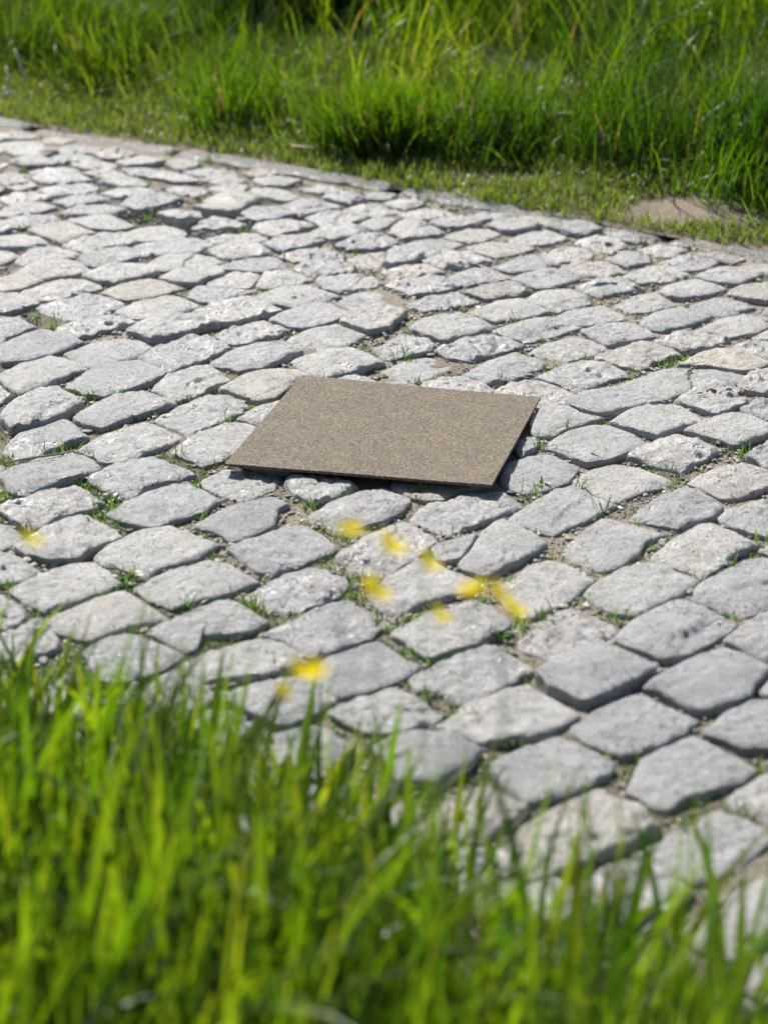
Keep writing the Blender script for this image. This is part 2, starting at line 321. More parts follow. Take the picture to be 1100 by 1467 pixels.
# ------------------------------------------------------------------ traced setts: outlines of their tops on the ground, in millimetres
STONES = """222,2503 267,2551 313,2588 324,2588 333,2569 379,2517 373,2499 310,2441 282,2432 244,2465
388,2483 429,2540 451,2564 478,2577 507,2545 509,2508 458,2450 430,2444
395,2326 412,2348 448,2385 482,2345 457,2289 433,2285 406,2303
275,2206 381,2307 416,2278 429,2243 386,2177 333,2148 289,2185
121,2403 170,2444 205,2469 219,2462 266,2407 259,2381 218,2339 165,2318 133,2380
122,2198 180,2274 240,2331 285,2305 307,2248 244,2198 161,2151
224,2145 243,2180 293,2194 324,2131 305,2093 254,2066
314,2050 361,2106 409,2152 450,2106 416,2033 361,2001 325,2020
70,2507 93,2536 113,2568 167,2602 180,2604 190,2585 219,2553 237,2527 225,2508 195,2483 146,2467 114,2469
-12,2436 10,2464 37,2476 79,2474 111,2436 96,2395 57,2358 20,2365
39,2282 113,2350 160,2305 108,2228 69,2228
-67,2545 -32,2579 1,2610 11,2610 48,2564 68,2536 52,2517 24,2496 -22,2496 -46,2517
268,2892 333,2982 375,2997 396,2987 432,2937 406,2892 382,2867 337,2827 310,2836
421,2867 435,2916 505,2999 534,3016 562,3004 582,2944 518,2843 479,2823 463,2840
179,2749 225,2827 247,2849 270,2845 305,2788 298,2764 240,2701 221,2695 186,2722
198,2637 209,2661 277,2726 287,2724 341,2647 290,2594 252,2566 240,2568 210,2602
329,2610 401,2685 439,2714 453,2707 490,2657 488,2631 454,2579 397,2540 383,2543 352,2592
449,2743 473,2777 527,2840 556,2785 527,2722 495,2691 482,2699
-17,2886 10,2944 47,2997 74,2992 93,2960 125,2927 117,2897 70,2870 21,2827 -2,2840
13,2764 56,2812 109,2854 124,2856 146,2836 165,2785 152,2768 120,2737 86,2714 61,2697 37,2720
154,2904 191,2953 198,2980 232,3004 257,2987 287,2934 284,2918 260,2886 231,2849 199,2823 183,2829 166,2863
-186,2892 -132,2968 -98,2980 -58,2944 -51,2920 -67,2881 -112,2845 -136,2843 -162,2854 -181,2886
-106,2647 -66,2697 -24,2732 -9,2737 45,2669 36,2647 9,2621 -16,2594 -51,2583 -65,2583 -90,2610
-260,2669 -226,2701 -166,2743 -151,2743 -114,2722 -100,2681 -125,2655 -173,2637 -221,2627 -244,2641
-201,2579 -163,2615 -128,2629 -101,2621 -65,2568 -97,2523 -127,2508 -172,2551
-309,2777 -278,2812 -229,2867 -207,2867 -159,2803 -167,2790 -185,2770 -209,2764 -239,2760 -241,2728 -256,2714 -278,2739 -302,2764
-511,2904 -494,2937 -443,2994 -409,2997 -367,2925 -383,2897 -426,2858 -454,2834 -483,2858 -500,2881
-338,2909 -302,2956 -246,2999 -216,2994 -178,2932 -210,2895 -251,2867 -285,2847 -318,2874
-385,2707 -358,2747 -336,2756 -317,2743 -262,2693 -276,2661 -307,2635 -335,2621 -362,2631 -374,2671
-300,2583 -283,2631 -265,2655 -250,2647 -214,2588 -221,2569 -249,2545 -280,2554
-518,2722 -505,2760 -470,2803 -444,2779 -425,2728 -442,2701 -466,2681 -504,2691
-131,2489 -99,2510 -81,2505 -40,2464 -54,2429 -73,2386 -110,2378 -141,2437
-242,2481 -214,2534 -188,2532 -161,2499 -172,2467 -189,2443 -219,2432
182,3157 229,3225 254,3256 291,3287 307,3267 343,3214 316,3179 266,3126 246,3100 230,3110
292,3316 326,3360 360,3381 392,3372 445,3322 427,3296 363,3242 349,3231 319,3253 299,3290
468,3296 492,3328 540,3378 562,3384 599,3339 606,3310 586,3290 536,3242 512,3234 485,3273
498,3157 514,3190 566,3234 591,3253 622,3184 591,3118 556,3092 535,3102 514,3120
180,3325 191,3378 231,3414 264,3417 301,3363 279,3310 233,3267 202,3273 184,3296
-64,3024 -14,3107 26,3139 39,3128 76,3066 68,3044 40,3011 5,2958 -16,2958 -43,2977 -59,3004
-111,3165 -73,3225 -32,3267 0,3273 39,3231 26,3190 0,3152 -51,3118 -76,3118 -97,3144
-607,3092 -564,3144 -547,3131 -523,3089 -540,3054 -558,3041
-579,2984 -546,3029 -512,2999 -486,2968 -504,2939 -532,2932
-570,2818 -539,2858 -522,2867 -489,2834 -473,2803 -490,2781 -524,2764
-692,3943 -658,4010 -618,4043 -572,4031 -538,3978 -588,3912 -631,3866 -669,3873
-721,3640 -686,3709 -650,3709 -631,3684 -651,3640 -681,3606
283,2344 304,2412 368,2471 379,2468 432,2393 412,2366 353,2335 326,2304 313,2304
304,2751 325,2788 389,2858 405,2862 465,2794 454,2771 411,2725 372,2691 355,2691 328,2719
36,2636 44,2653 91,2697 134,2728 146,2725 189,2658 169,2636 133,2589 106,2563 90,2568 72,2599 45,2610
-155,2768 -121,2800 -71,2861 -51,2867 11,2794 -17,2765 -22,2748 -54,2719 -78,2708 -93,2697 -121,2736 -132,2753
-451,2806 -406,2855 -373,2886 -355,2892 -292,2818 -300,2800 -343,2777 -364,2759 -382,2742 -423,2765
364,3160 381,3189 424,3245 453,3270 473,3265 500,3197 482,3160 433,3124 420,3131 391,3145
258,3047 278,3095 322,3160 342,3158 407,3099 372,3067 357,3026 326,2986 304,2976 276,3000 261,3020
381,3023 415,3067 461,3124 478,3129 534,3057 491,3020 473,2986 445,2957 432,2976 395,3006
39,3153 71,3219 92,3249 124,3265 161,3257 171,3272 206,3227 193,3189 169,3167 140,3145 97,3102 67,3124
106,2986 131,3067 156,3124 174,3149 195,3124 227,3061 217,3033 188,3006 157,2967 141,2957 117,2967
68,3033 82,3047 118,3078 133,3085 118,3026 107,3006 91,3000 78,3006
-274,3137 -248,3177 -214,3218 -169,3246 -144,3211 -161,3184 -164,3131 -191,3079 -216,3073 -244,3105
-220,3047 -182,3092 -138,3131 -112,3134 -68,3054 -89,3022 -123,2992 -151,2962 -176,2974
-408,3022 -378,3079 -341,3120 -311,3120 -240,3054 -267,3010 -304,2986 -330,2950 -352,2974 -394,2998
-405,3171 -359,3253 -320,3293 -298,3289 -249,3225 -274,3177 -313,3144 -335,3111 -357,3124 -390,3151
-452,3317 -419,3369 -378,3399 -363,3406 -294,3332 -321,3303 -356,3281 -373,3239 -401,3246 -431,3281
-480,3437 -451,3508 -399,3556 -377,3564 -324,3508 -345,3460 -376,3429 -403,3376 -438,3391
-589,3325 -546,3384 -495,3414 -472,3406 -434,3354 -463,3325 -492,3303 -537,3239 -567,3267
-572,3198 -537,3239 -498,3267 -467,3270 -420,3205 -449,3171 -485,3131 -514,3118 -546,3157
-526,3041 -492,3105 -462,3151 -437,3155 -373,3085 -410,3054 -435,3010 -479,3004 -500,3016
-332,3437 -304,3500 -257,3556 -228,3564 -186,3516 -227,3437 -252,3399 -283,3376
-373,3581 -327,3657 -289,3695 -259,3695 -221,3631 -253,3589 -290,3540 -313,3508
-508,3581 -472,3648 -431,3700 -409,3718 -389,3700 -350,3648 -376,3614 -413,3581 -453,3532 -484,3548
-608,3429 -586,3508 -547,3556 -521,3573 -477,3492 -503,3476 -541,3429 -575,3391
-627,3573 -617,3640 -579,3709 -551,3718 -506,3640 -524,3597 -556,3540 -599,3524
-538,3735 -509,3817 -466,3864 -429,3870 -381,3808 -401,3762 -433,3727 -470,3683 -502,3700
-391,3718 -374,3790 -329,3839 -305,3839 -260,3762 -297,3727 -318,3691 -352,3674
-273,3718 -240,3780 -200,3808 -146,3821 -126,3780 -160,3727 -182,3674 -210,3660
-663,3790 -637,3864 -586,3896 -561,3892 -513,3826 -543,3799 -572,3744 -614,3700 -643,3735
-157,3873 -112,3921 -75,3947 -50,3941 -3,3864 -37,3836 -67,3808 -102,3780 -139,3817
-300,3864 -261,3931 -213,3966 -176,3970 -149,3921 -184,3873 -213,3826 -249,3817 -280,3836
-429,3892 -400,3951 -354,4000 -317,4010 -277,3941 -308,3892 -336,3854 -377,3826 -410,3854
-568,3921 -528,3980 -481,4010 -442,4000 -412,3951 -439,3902 -472,3864 -513,3845 -540,3873
-235,3579 -209,3626 -175,3657 -133,3614 -143,3564 -176,3532 -217,3556
-281,3303 -249,3357 -217,3354 -162,3332 -168,3281 -200,3246 -216,3239 -254,3267
-149,3296 -140,3317 -91,3325 -43,3281 -74,3246 -105,3218 -132,3253
0,3826 37,3883 74,3908 99,3892 125,3845 85,3799 48,3771 18,3795
46,3730 90,3780 136,3795 187,3735 171,3700 118,3688 71,3695
174,3700 215,3753 264,3775 298,3744 325,3700 291,3648 262,3640 222,3665
246,3573 261,3631 302,3631 356,3581 319,3548 275,3500 247,3489 237,3516
261,3452 299,3516 347,3548 370,3548 423,3460 380,3422 350,3391 317,3384 292,3414
301,3657 348,3700 404,3730 432,3718 467,3657 430,3640 381,3606 344,3586 324,3614
367,3548 416,3614 460,3645 489,3640 524,3573 483,3540 439,3500 407,3524
268,3790 317,3845 356,3877 387,3873 423,3799 385,3780 332,3727 299,3753
402,3744 460,3808 506,3839 530,3836 563,3762 517,3727 475,3677 438,3709
492,3665 534,3727 579,3748 595,3735 619,3657 592,3631 547,3597 512,3640
492,3524 532,3573 577,3609 605,3597 639,3524 600,3492 561,3452 522,3492
387,3406 423,3460 467,3500 488,3492 530,3429 498,3391 465,3347 424,3369
377,3902 425,3951 465,3980 496,3970 525,3902 492,3883 444,3826 404,3864
142,3808 184,3873 223,3912 248,3921 300,3864 267,3826 228,3780 180,3762
96,3931 145,3986 190,4010 215,4000 250,3951 205,3921 154,3873 117,3892
251,3921 296,3980 342,4010 373,4000 399,3941 359,3912 320,3883 278,3902
T520,3854 571,3921 605,3941 630,3941 680,3864 638,3826 604,3799 560,3836
584,3762 629,3808 669,3832 700,3799 678,3735 643,3700 606,3730
592,3631 620,3665 658,3683 680,3640 631,3581 610,3597
574,3406 612,3460 635,3429 626,3369 598,3366
208,3448 228,3500 246,3476 238,3445 214,3411
629,3960 670,4000 703,4010 719,3951 685,3892 652,3921
-605,4041 -563,4113 -515,4145 -488,4135 -458,4092 -492,4051 -533,4020 -568,3994
-464,4031 -420,4103 -378,4139 -351,4135 -308,4072 -344,4041 -379,4000 -416,3986
-313,4010 -269,4072 -226,4109 -193,4092 -172,4051 -203,4010 -245,3970 -276,3974
-182,3980 -141,4051 -90,4072 -32,4020 -63,3970 -112,3941 -150,3951
-207,4113 -158,4189 -113,4217 -59,4145 -91,4113 -128,4061 -166,4061
-355,4145 -316,4199 -266,4237 -239,4233 -196,4156 -234,4135 -271,4092 -309,4082
-507,4167 -470,4221 -420,4255 -387,4255 -346,4199 -379,4156 -421,4113 -467,4124
-650,4178 -606,4244 -555,4271 -520,4255 -488,4199 -523,4156 -570,4113 -610,4124
-763,4189 -734,4255 -695,4262 -649,4199 -680,4160 -715,4135
-699,4266 -665,4334 -614,4365 -579,4358 -547,4311 -582,4266 -623,4221 -663,4226
T-539,4277 -503,4346 -457,4365 -422,4358 -391,4311 -422,4277 -465,4233 -506,4244
-377,4255 -365,4323 -313,4351 -279,4346 -242,4300 -281,4266 -318,4221 -351,4226
-243,4255 -202,4311 -156,4330 -94,4266 -119,4210 -164,4189 -211,4210
-93,4221 -54,4289 0,4300 40,4244 0,4178 -46,4173
-77,4082 -39,4156 0,4178 39,4135 6,4051 -25,4027
-749,4358 -720,4388 -691,4381 -658,4334 -692,4289 -735,4266 -769,4311
-726,4405 -696,4465 -636,4482 -606,4465 -579,4417 -616,4381 -661,4358 -697,4369
-585,4381 -554,4441 -508,4460 -479,4453 -448,4410 -478,4369 -515,4334 -557,4346
-435,4381 -395,4441 -347,4453 -312,4441 -281,4386 -313,4358 -359,4323 -407,4339
-280,4369 -241,4417 -194,4429 -158,4405 -140,4369 -176,4334 -223,4311 -257,4323
-129,4358 -96,4393 -41,4398 -7,4346 -34,4300 -81,4284 -115,4311
-614,4502 -575,4565 -520,4583 -491,4572 -465,4527 -504,4490 -555,4448 -584,4458
-470,4465 -444,4527 -382,4540 -345,4522 -321,4482 -361,4448 -407,4424 -449,4429
-326,4453 -281,4514 -232,4519 -188,4477 -194,4441 -241,4417 -289,4410
-177,4441 -140,4485 -91,4490 -49,4453 -69,4405 -116,4386 -151,4400
-743,4502 -719,4577 -672,4598 -615,4540 -645,4502 -691,4477 -718,4473
-656,4616 -624,4676 -575,4692 -528,4655 -516,4616 -549,4590 -596,4557 -629,4572
-508,4603 -476,4642 -427,4660 -383,4650 -343,4603 -376,4565 -424,4540 -466,4540 -498,4572
-363,4577 -329,4603 -272,4608 -227,4565 -239,4522 -295,4502 -331,4522
-208,4527 -178,4565 -121,4577 -81,4527 -112,4490 -154,4482
T-70,4502 -42,4540 0,4565 28,4514 -7,4458 -49,4453
-797,4668 -756,4687 -717,4668 -689,4616 -728,4590 -784,4583 -820,4629
-741,4722 -717,4776 -674,4784 -604,4695 -622,4660 -662,4634 -710,4668
-680,4804 -636,4840 -589,4823 -555,4776 -521,4735 -563,4714 -616,4730
-550,4695 -514,4735 -463,4749 -409,4714 -420,4668 -468,4634 -520,4650
-430,4749 -393,4796 -342,4812 -279,4735 -322,4714 -365,4703 -401,4708
-366,4668 -335,4703 -277,4703 -242,4660 -266,4624 -315,4608 -352,4629
-275,4735 -244,4784 -193,4790 -151,4749 -183,4714 -225,4668 -255,4695
-250,4603 -210,4655 -159,4668 -122,4634 -150,4590 -199,4557 -228,4572
-154,4695 -118,4741 -66,4743 -29,4708 -58,4668 -108,4642 -137,4660
-96,4590 -58,4650 -7,4668 29,4616 -14,4572 -64,4565
-812,4790 -771,4840 -712,4852 -684,4804 -723,4762 -771,4741
-697,4874 -660,4917 -600,4923 -553,4874 -577,4852 -619,4823 -666,4840
-329,4832 -294,4889 -242,4903 -195,4846 -223,4804 -274,4776 -304,4796
-164,4818 -128,4860 -75,4869 -37,4823 -74,4776 -125,4749
-227,4903 -184,4961 -130,4967 -99,4917 -136,4874 -180,4852
-87,4874 -46,4926 8,4932 38,4874 -7,4832 -52,4832
-52,4762 -15,4818 37,4804 37,4749 -15,4722
-569,4917 -554,4991 -510,5012 -446,4985 -457,4938 -507,4903 -536,4889
-717,4947 -692,4985 -640,5000 -605,4967 -631,4926 -682,4909
-828,4874 -807,4932 -755,4947 -712,4903 -744,4866 -792,4832 -823,4840
-623,5021 -592,5060 -538,5066 -504,5036 -539,4997 -584,4985
-770,5051 -729,5097 -675,5107 -632,5066 -666,5027 -726,5012
-844,4976 -812,5021 -766,5021 -730,4985 -763,4947 -815,4938
-482,5051 -447,5097 -381,5051 -408,4997 -456,5021
-390,5066 -353,5107 -305,5082 -310,5027 -356,5021
-303,5051 -258,5082 -209,5021 -184,4985 -214,4955 -270,4997
-183,5051 -141,5076 -93,5036 -123,5006
-130,4976 -93,5015 -38,4961 -76,4917 -114,4938
-793,5160 -749,5192 -692,5176 -662,5128 -706,5097 -762,5107
-642,5128 -611,5166 -552,5128 -532,5082 -585,5066
-865,5066 -870,5144 -812,5128 -778,5082 -814,5036
-689,5192 -642,5230 -588,5176 -633,5153
-556,5176 -511,5201 -452,5160 -417,5113 -471,5107
T-422,5138 -374,5176 -307,5128 -360,5088
-456,5208 -410,5246 -349,5224 -334,5182 -396,5153
-814,5224 -766,5256 -700,5246 -679,5208 -733,5185 -780,5185
-599,5240 -548,5256 -496,5214 -525,5185 -574,5192
-726,5289 -667,5306 -614,5273 -627,5240 -690,5230
-622,5306 -572,5339 -504,5306 -542,5273 -589,5266
T-503,5289 -474,5339 -430,5289 -434,5240 -473,5224
-777,5339 -723,5366 -661,5333 -690,5299 -746,5289
T-683,5373 -638,5414 -580,5380 -604,5333 -653,5333
-787,5449 -745,5477 -673,5435 -684,5390 -742,5390
-893,5407 -857,5442 -777,5407 -804,5356 -861,5356
-870,5306 -826,5339 -747,5296 -766,5256 -830,5256
-922,5488 -878,5530 -814,5495 -824,5449 -882,5442
-934,5566 -897,5603 -843,5556 -868,5523 -929,5530
-890,5176 -855,5208 -799,5176 -830,5144 -869,5138
T-825,5512 -804,5548 -749,5512 -770,5477
T-320,5208 -273,5230 -247,5192 -285,5144
-292,5128 -246,5160 -189,5128 -219,5076 -266,5076
R-498,4814 -478,4842 -417,4828 -353,4758 -379,4717 -440,4744
R-424,4871 -400,4894 -361,4871 -312,4814 -333,4791 -388,4828
0,4932 23,4955 76,4947 87,4917 45,4883 8,4897
37,4846 83,4883 136,4874 142,4840 97,4804 52,4804
96,4762 141,4804 193,4796 210,4749 161,4722 117,4735
0,4762 45,4812 96,4776 66,4735 15,4722
15,4695 59,4741 103,4735 124,4695 87,4655 43,4655
29,4603 72,4650 123,4655 161,4616 128,4565 85,4532 50,4552
127,4668 168,4722 220,4735 240,4682 202,4634 158,4629
179,4818 225,4852 269,4840 253,4804 200,4784
217,4749 252,4796 297,4790 324,4749 292,4703 248,4708
260,4655 300,4714 344,4722 384,4668 345,4629 293,4603
171,4590 215,4624 273,4616 306,4577 268,4540 225,4514 191,4552
346,4749 385,4782 429,4776 454,4722 420,4668 386,4695
395,4629 435,4668 485,4668 494,4603 454,4565 420,4583
318,4540 364,4590 400,4598 431,4540 392,4497 350,4490
465,4682 502,4695 537,4642 516,4616
521,4590 566,4608 611,4565 577,4522 544,4540
T299,4832 337,4840 367,4796 339,4762 304,4790
80,4490 127,4540 170,4552 210,4490 167,4453 118,4429
222,4453 260,4502 310,4527 348,4465 304,4429 255,4410
0,4540 36,4572 78,4527 63,4482 21,4453 0,4465
T0,4417 42,4458 91,4465 117,4417 68,4381 20,4369
126,4369 165,4417 215,4441 250,4381 211,4346 162,4323
253,4369 297,4417 346,4429 389,4369 352,4323 297,4307
350,4441 391,4482 441,4490 470,4429 438,4381 391,4393
449,4502 488,4547 529,4527 530,4477 486,4453
551,4477 606,4527 648,4522 670,4477 636,4429 588,4429
469,4381 520,4441 562,4448 597,4393 557,4346 503,4346
T627,4527 671,4540 722,4502 689,4465
613,4381 664,4429 706,4434 739,4381 691,4330 644,4330
708,4448 738,4465 773,4465 795,4429 751,4410
516,4277 570,4334 607,4362 632,4346 660,4300 620,4255 572,4239
371,4311 422,4358 471,4369 498,4300 456,4277 414,4255
T157,4277 203,4330 251,4346 282,4289 247,4255 199,4233
7,4323 55,4369 103,4377 152,4323 107,4284 53,4266
269,4233 309,4289 364,4300 398,4233 368,4189 327,4167 290,4199
438,4199 480,4255 523,4284 547,4199 504,4167 464,4156
46,4199 93,4255 141,4273 175,4210 131,4178 78,4156
163,4156 212,4217 259,4233 307,4156 260,4124 207,4103
321,4124 368,4178 415,4199 457,4124 412,4082 360,4076
561,4178 619,4244 661,4262 691,4189 644,4135 599,4139
659,4266 711,4330 754,4346 772,4289 729,4221 690,4233
463,4082 508,4145 558,4178 602,4113 558,4072 511,4051
583,4061 634,4113 683,4135 712,4072 674,4031 627,4010
691,4145 724,4189 751,4156 719,4113
51,4061 91,4124 144,4156 202,4072 159,4020 113,3986 76,4020
204,4041 258,4097 311,4118 358,4061 317,4020 264,3980 233,3994
363,4041 412,4082 463,4082 494,4010 453,3986 401,3966
487,3980 541,4031 574,4047 618,3990 572,3931 535,3927
-19,3941 25,4000 51,4027 94,3951 62,3921 12,3889
-741,4051 -712,4109 -672,4105 -642,4055 -670,4002 -700,3955"""
stones = []
for ln in STONES.strip().splitlines():
    tan = 'T' in ln; rai = 'R' in ln
    pts = np.array([[float(a) / 1000 for a in w.split(',')] for w in ln.replace('T', '').replace('R', '').split()])
    stones.append(dict(p=pts, tan=tan, h=0.012 if rai else 0.0, traced=True))

def area_c(p):
    x, y = p[:, 0], p[:, 1]; x2, y2 = np.roll(x, -1), np.roll(y, -1)
    c = x * y2 - x2 * y; A = c.sum() / 2
    return A, np.array((((x + x2) * c).sum() / (6 * A), ((y + y2) * c).sum() / (6 * A)))
def pip(P, poly):
    """which points P (n,2) lie inside poly"""
    r = np.zeros(len(P), bool); n = len(poly)
    for i in range(n):
        a, b2 = poly[i], poly[(i + 1) % n]
        if a[1] == b2[1]: continue
        cond = (a[1] > P[:, 1]) != (b2[1] > P[:, 1])
        r ^= cond & (P[:, 0] < (b2[0] - a[0]) * (P[:, 1] - a[1]) / (b2[1] - a[1]) + a[0])
    return r
for s in stones:
    A, c = area_c(s['p'])
    if A < 0: s['p'] = s['p'][::-1].copy()
    s['A'] = abs(A); s['c'] = c
# the pavement goes on beyond what was traced, in courses across the road
cents = np.array([s['c'] for s in stones])
PU, PV = 0.128, 0.150
cands = []
for iu in range(-46, 22):
    for iv in range(-1, 17):
        u = iu * PU + random.uniform(-.008, .008)
        v = V_NEAR + 0.06 + (iv + 0.5 * (iu % 2)) * PV + random.uniform(-.012, .012)
        if v < V_NEAR + 0.03 or v > V_KERB - 0.055: continue
        c = np.array(xy(u, v))
        if np.min(np.hypot(*(cents - c).T)) < (0.100 if v < 3.4 else .076): continue
        cands.append((np.hypot(c[0] * 1.6, c[1] - 3.2), u, v))
cands.sort()
for d, u, v in cands:
    sm = 1 if v < 3.5 else .8
    hu = sm * (PU / 2 - 0.013 + random.uniform(-.006, .004)); hv = sm * (PV / 2 - 0.013 + random.uniform(-.008, .005))
    q = []
    for k, (a, b2) in enumerate(((-1, -1), (0, -1.05), (1, -1), (1.05, 0), (1, 1), (0, 1.05), (-1, 1), (-1.05, 0))):
        q.append(xy(u + a * hu + random.uniform(-.008, .008), v + b2 * hv + random.uniform(-.008, .008)))
    p = np.array(q); A, c = area_c(p)
    if A < 0: p = p[::-1].copy()
    stones.append(dict(p=p, tan=random.random() < .08, h=0.0, traced=False, A=abs(A), c=c))

# sharpen the corners a little, then open a joint wherever two outlines run into each other
for s in stones:
    p = s['p']; q = []
    for i in range(len(p)):
        a, b2, c2 = p[i - 1], p[i], p[(i + 1) % len(p)]
        d1 = (b2 - a) / (np.hypot(*(b2 - a)) + 1e-9); d2 = (c2 - b2) / (np.hypot(*(c2 - b2)) + 1e-9)
        turn = math.acos(max(-1, min(1, float(d1 @ d2))))
        o = b2 - s['c']
        q.append(b2 + o / np.hypot(*o) * (.0055 if turn > .75 else .003))
        L = np.hypot(*(c2 - b2))
        if L > .035: q.append((b2 + c2) / 2 + ((b2 + c2) / 2 - s['c']) / np.hypot(*((b2 + c2) / 2 - s['c'])) * .003)
    s['p'] = np.array(q)
def seg_dist(P, poly):
    a = poly; b2 = np.roll(poly, -1, 0); ab = b2 - a
    t_ = np.clip(((P[:, None] - a[None]) * ab[None]).sum(2) / ((ab ** 2).sum(1)[None] + 1e-12), 0, 1)
    return np.sqrt(((P[:, None] - (a[None] + t_[..., None] * ab[None])) ** 2).sum(2)).min(1)
GAP = .0062
for it in range(4):
    CC = np.array([s['c'] for s in stones])
    for i, s in enumerate(stones):
        if CC[i][0] < -2.2 or CC[i][0] > 1.6: continue
        near = np.nonzero((np.hypot(*(CC - CC[i]).T) < .21))[0]
        for j in near:
            if j == i: continue
            d = seg_dist(s['p'], stones[j]['p']); ins = pip(s['p'], stones[j]['p'])
            sdist = np.where(ins, -d, d)
            push = np.clip((GAP - sdist) * .55, 0, .02)
            if push.max() <= 0: continue
            o = s['p'] - s['c']; r_ = np.hypot(*o.T)
            s['p'] = s['c'] + o * (np.maximum(r_ - push, .018) / r_)[:, None]
# smaller infill setts where a hole was left
hu_, hv_ = np.meshgrid(np.arange(-4.6, .6, .02), np.arange(V_NEAR + .04, V_KERB - .03, .02))
HP = np.stack((ER[0] * hu_.ravel() + EN[0] * hv_.ravel(), ER[1] * hu_.ravel() + EN[1] * hv_.ravel()), 1)
HP = HP[(np.abs(HP[:, 0]) < 1.5) & ~pip(HP, np.array([(-.17, 3.78), (.29, 3.68), (.19, 3.19), (-.28, 3.29)]))]
# some setts round one spot have sunk and left open, dark gaps beside them
for s in stones:
    if (s['c'][0] + .42) ** 2 / .0289 + (s['c'][1] - 4.82) ** 2 / .0121 < 1: s['p'] = s['c'] + np.array((.006, .010)) + (s['p'] - s['c']) * .86
HP = HP[((HP[:, 0] + .42) / .20) ** 2 + ((HP[:, 1] - 4.82) / .13) ** 2 > 1]
hd = np.full(len(HP), .2)
def carve(q):
    c = q.mean(0); idx = np.nonzero(np.hypot(*(HP - c).T) < .3)[0]
    if len(idx):
        dd = np.where(pip(HP[idx], q), 0, seg_dist(HP[idx], q)); hd[idx] = np.minimum(hd[idx], dd)
for s in stones: carve(s['p'])
edge_d = np.minimum(HP @ EN - V_NEAR, V_KERB - HP @ EN) + .02
extra = []
while len(extra) < 60:
    k = int(np.argmax(np.minimum(hd, edge_d)))
    d = min(hd[k], edge_d[k])
    if d < .036: break
    d = min(d, .062) - .004
    rot_ = ANG + random.uniform(-.25, .25); q = []
    for a, b2 in ((-1, -.85), (0, -1), (1, -.9), (1.05, 0), (.95, .9), (0, 1), (-.9, 1), (-1.05, 0)):
        a *= d * random.uniform(.82, .98); b2 *= d * random.uniform(.82, 1.0)
        q.append((HP[k][0] + a * math.cos(rot_) - b2 * math.sin(rot_), HP[k][1] + a * math.sin(rot_) + b2 * math.cos(rot_)))
    q = np.array(q); carve(q)
    A_, c_ = area_c(q)
    extra.append(dict(p=q, tan=random.random() < .1, h=-.001, traced=True, A=abs(A_), c=c_))
ntr = sum(1 for s in stones if s['traced'])
stones = stones[:ntr] + extra + stones[ntr:]
stones = [s for s in stones if abs(area_c(s['p'])[0]) > .0018]
for s in stones: s['A'] = abs(area_c(s['p'])[0])

# the mat: corners (back-left, back-right, front-right, front-left) and the height of its underside there
MAT_C = np.array([(-0.1405, 3.7410, 0.0120), (0.2604, 3.6430, 0.0075), (0.1614, 3.2330, 0.0155), (-0.2456, 3.3360, 0.0095)])
MAT_T = 0.0045
mat_poly = MAT_C[:, :2]

def smooth_outline(p, n):
    for r in (0.06,):
        q = []
        for i in range(len(p)):
            a, b2 = p[i], p[(i + 1) % len(p)]
            q.append(a + (b2 - a) * r); q.append(a + (b2 - a) * (1 - r))
        p = np.array(q)
    d = np.hypot(*(np.roll(p, -1, 0) - p).T); cum = np.concatenate(([0], np.cumsum(d)))
    t = np.linspace(0, cum[-1], n, endpoint=False)
    px = np.interp(t, cum, np.append(p[:, 0], p[0, 0])); py = np.interp(t, cum, np.append(p[:, 1], p[0, 1]))
    return np.stack((px, py), 1)

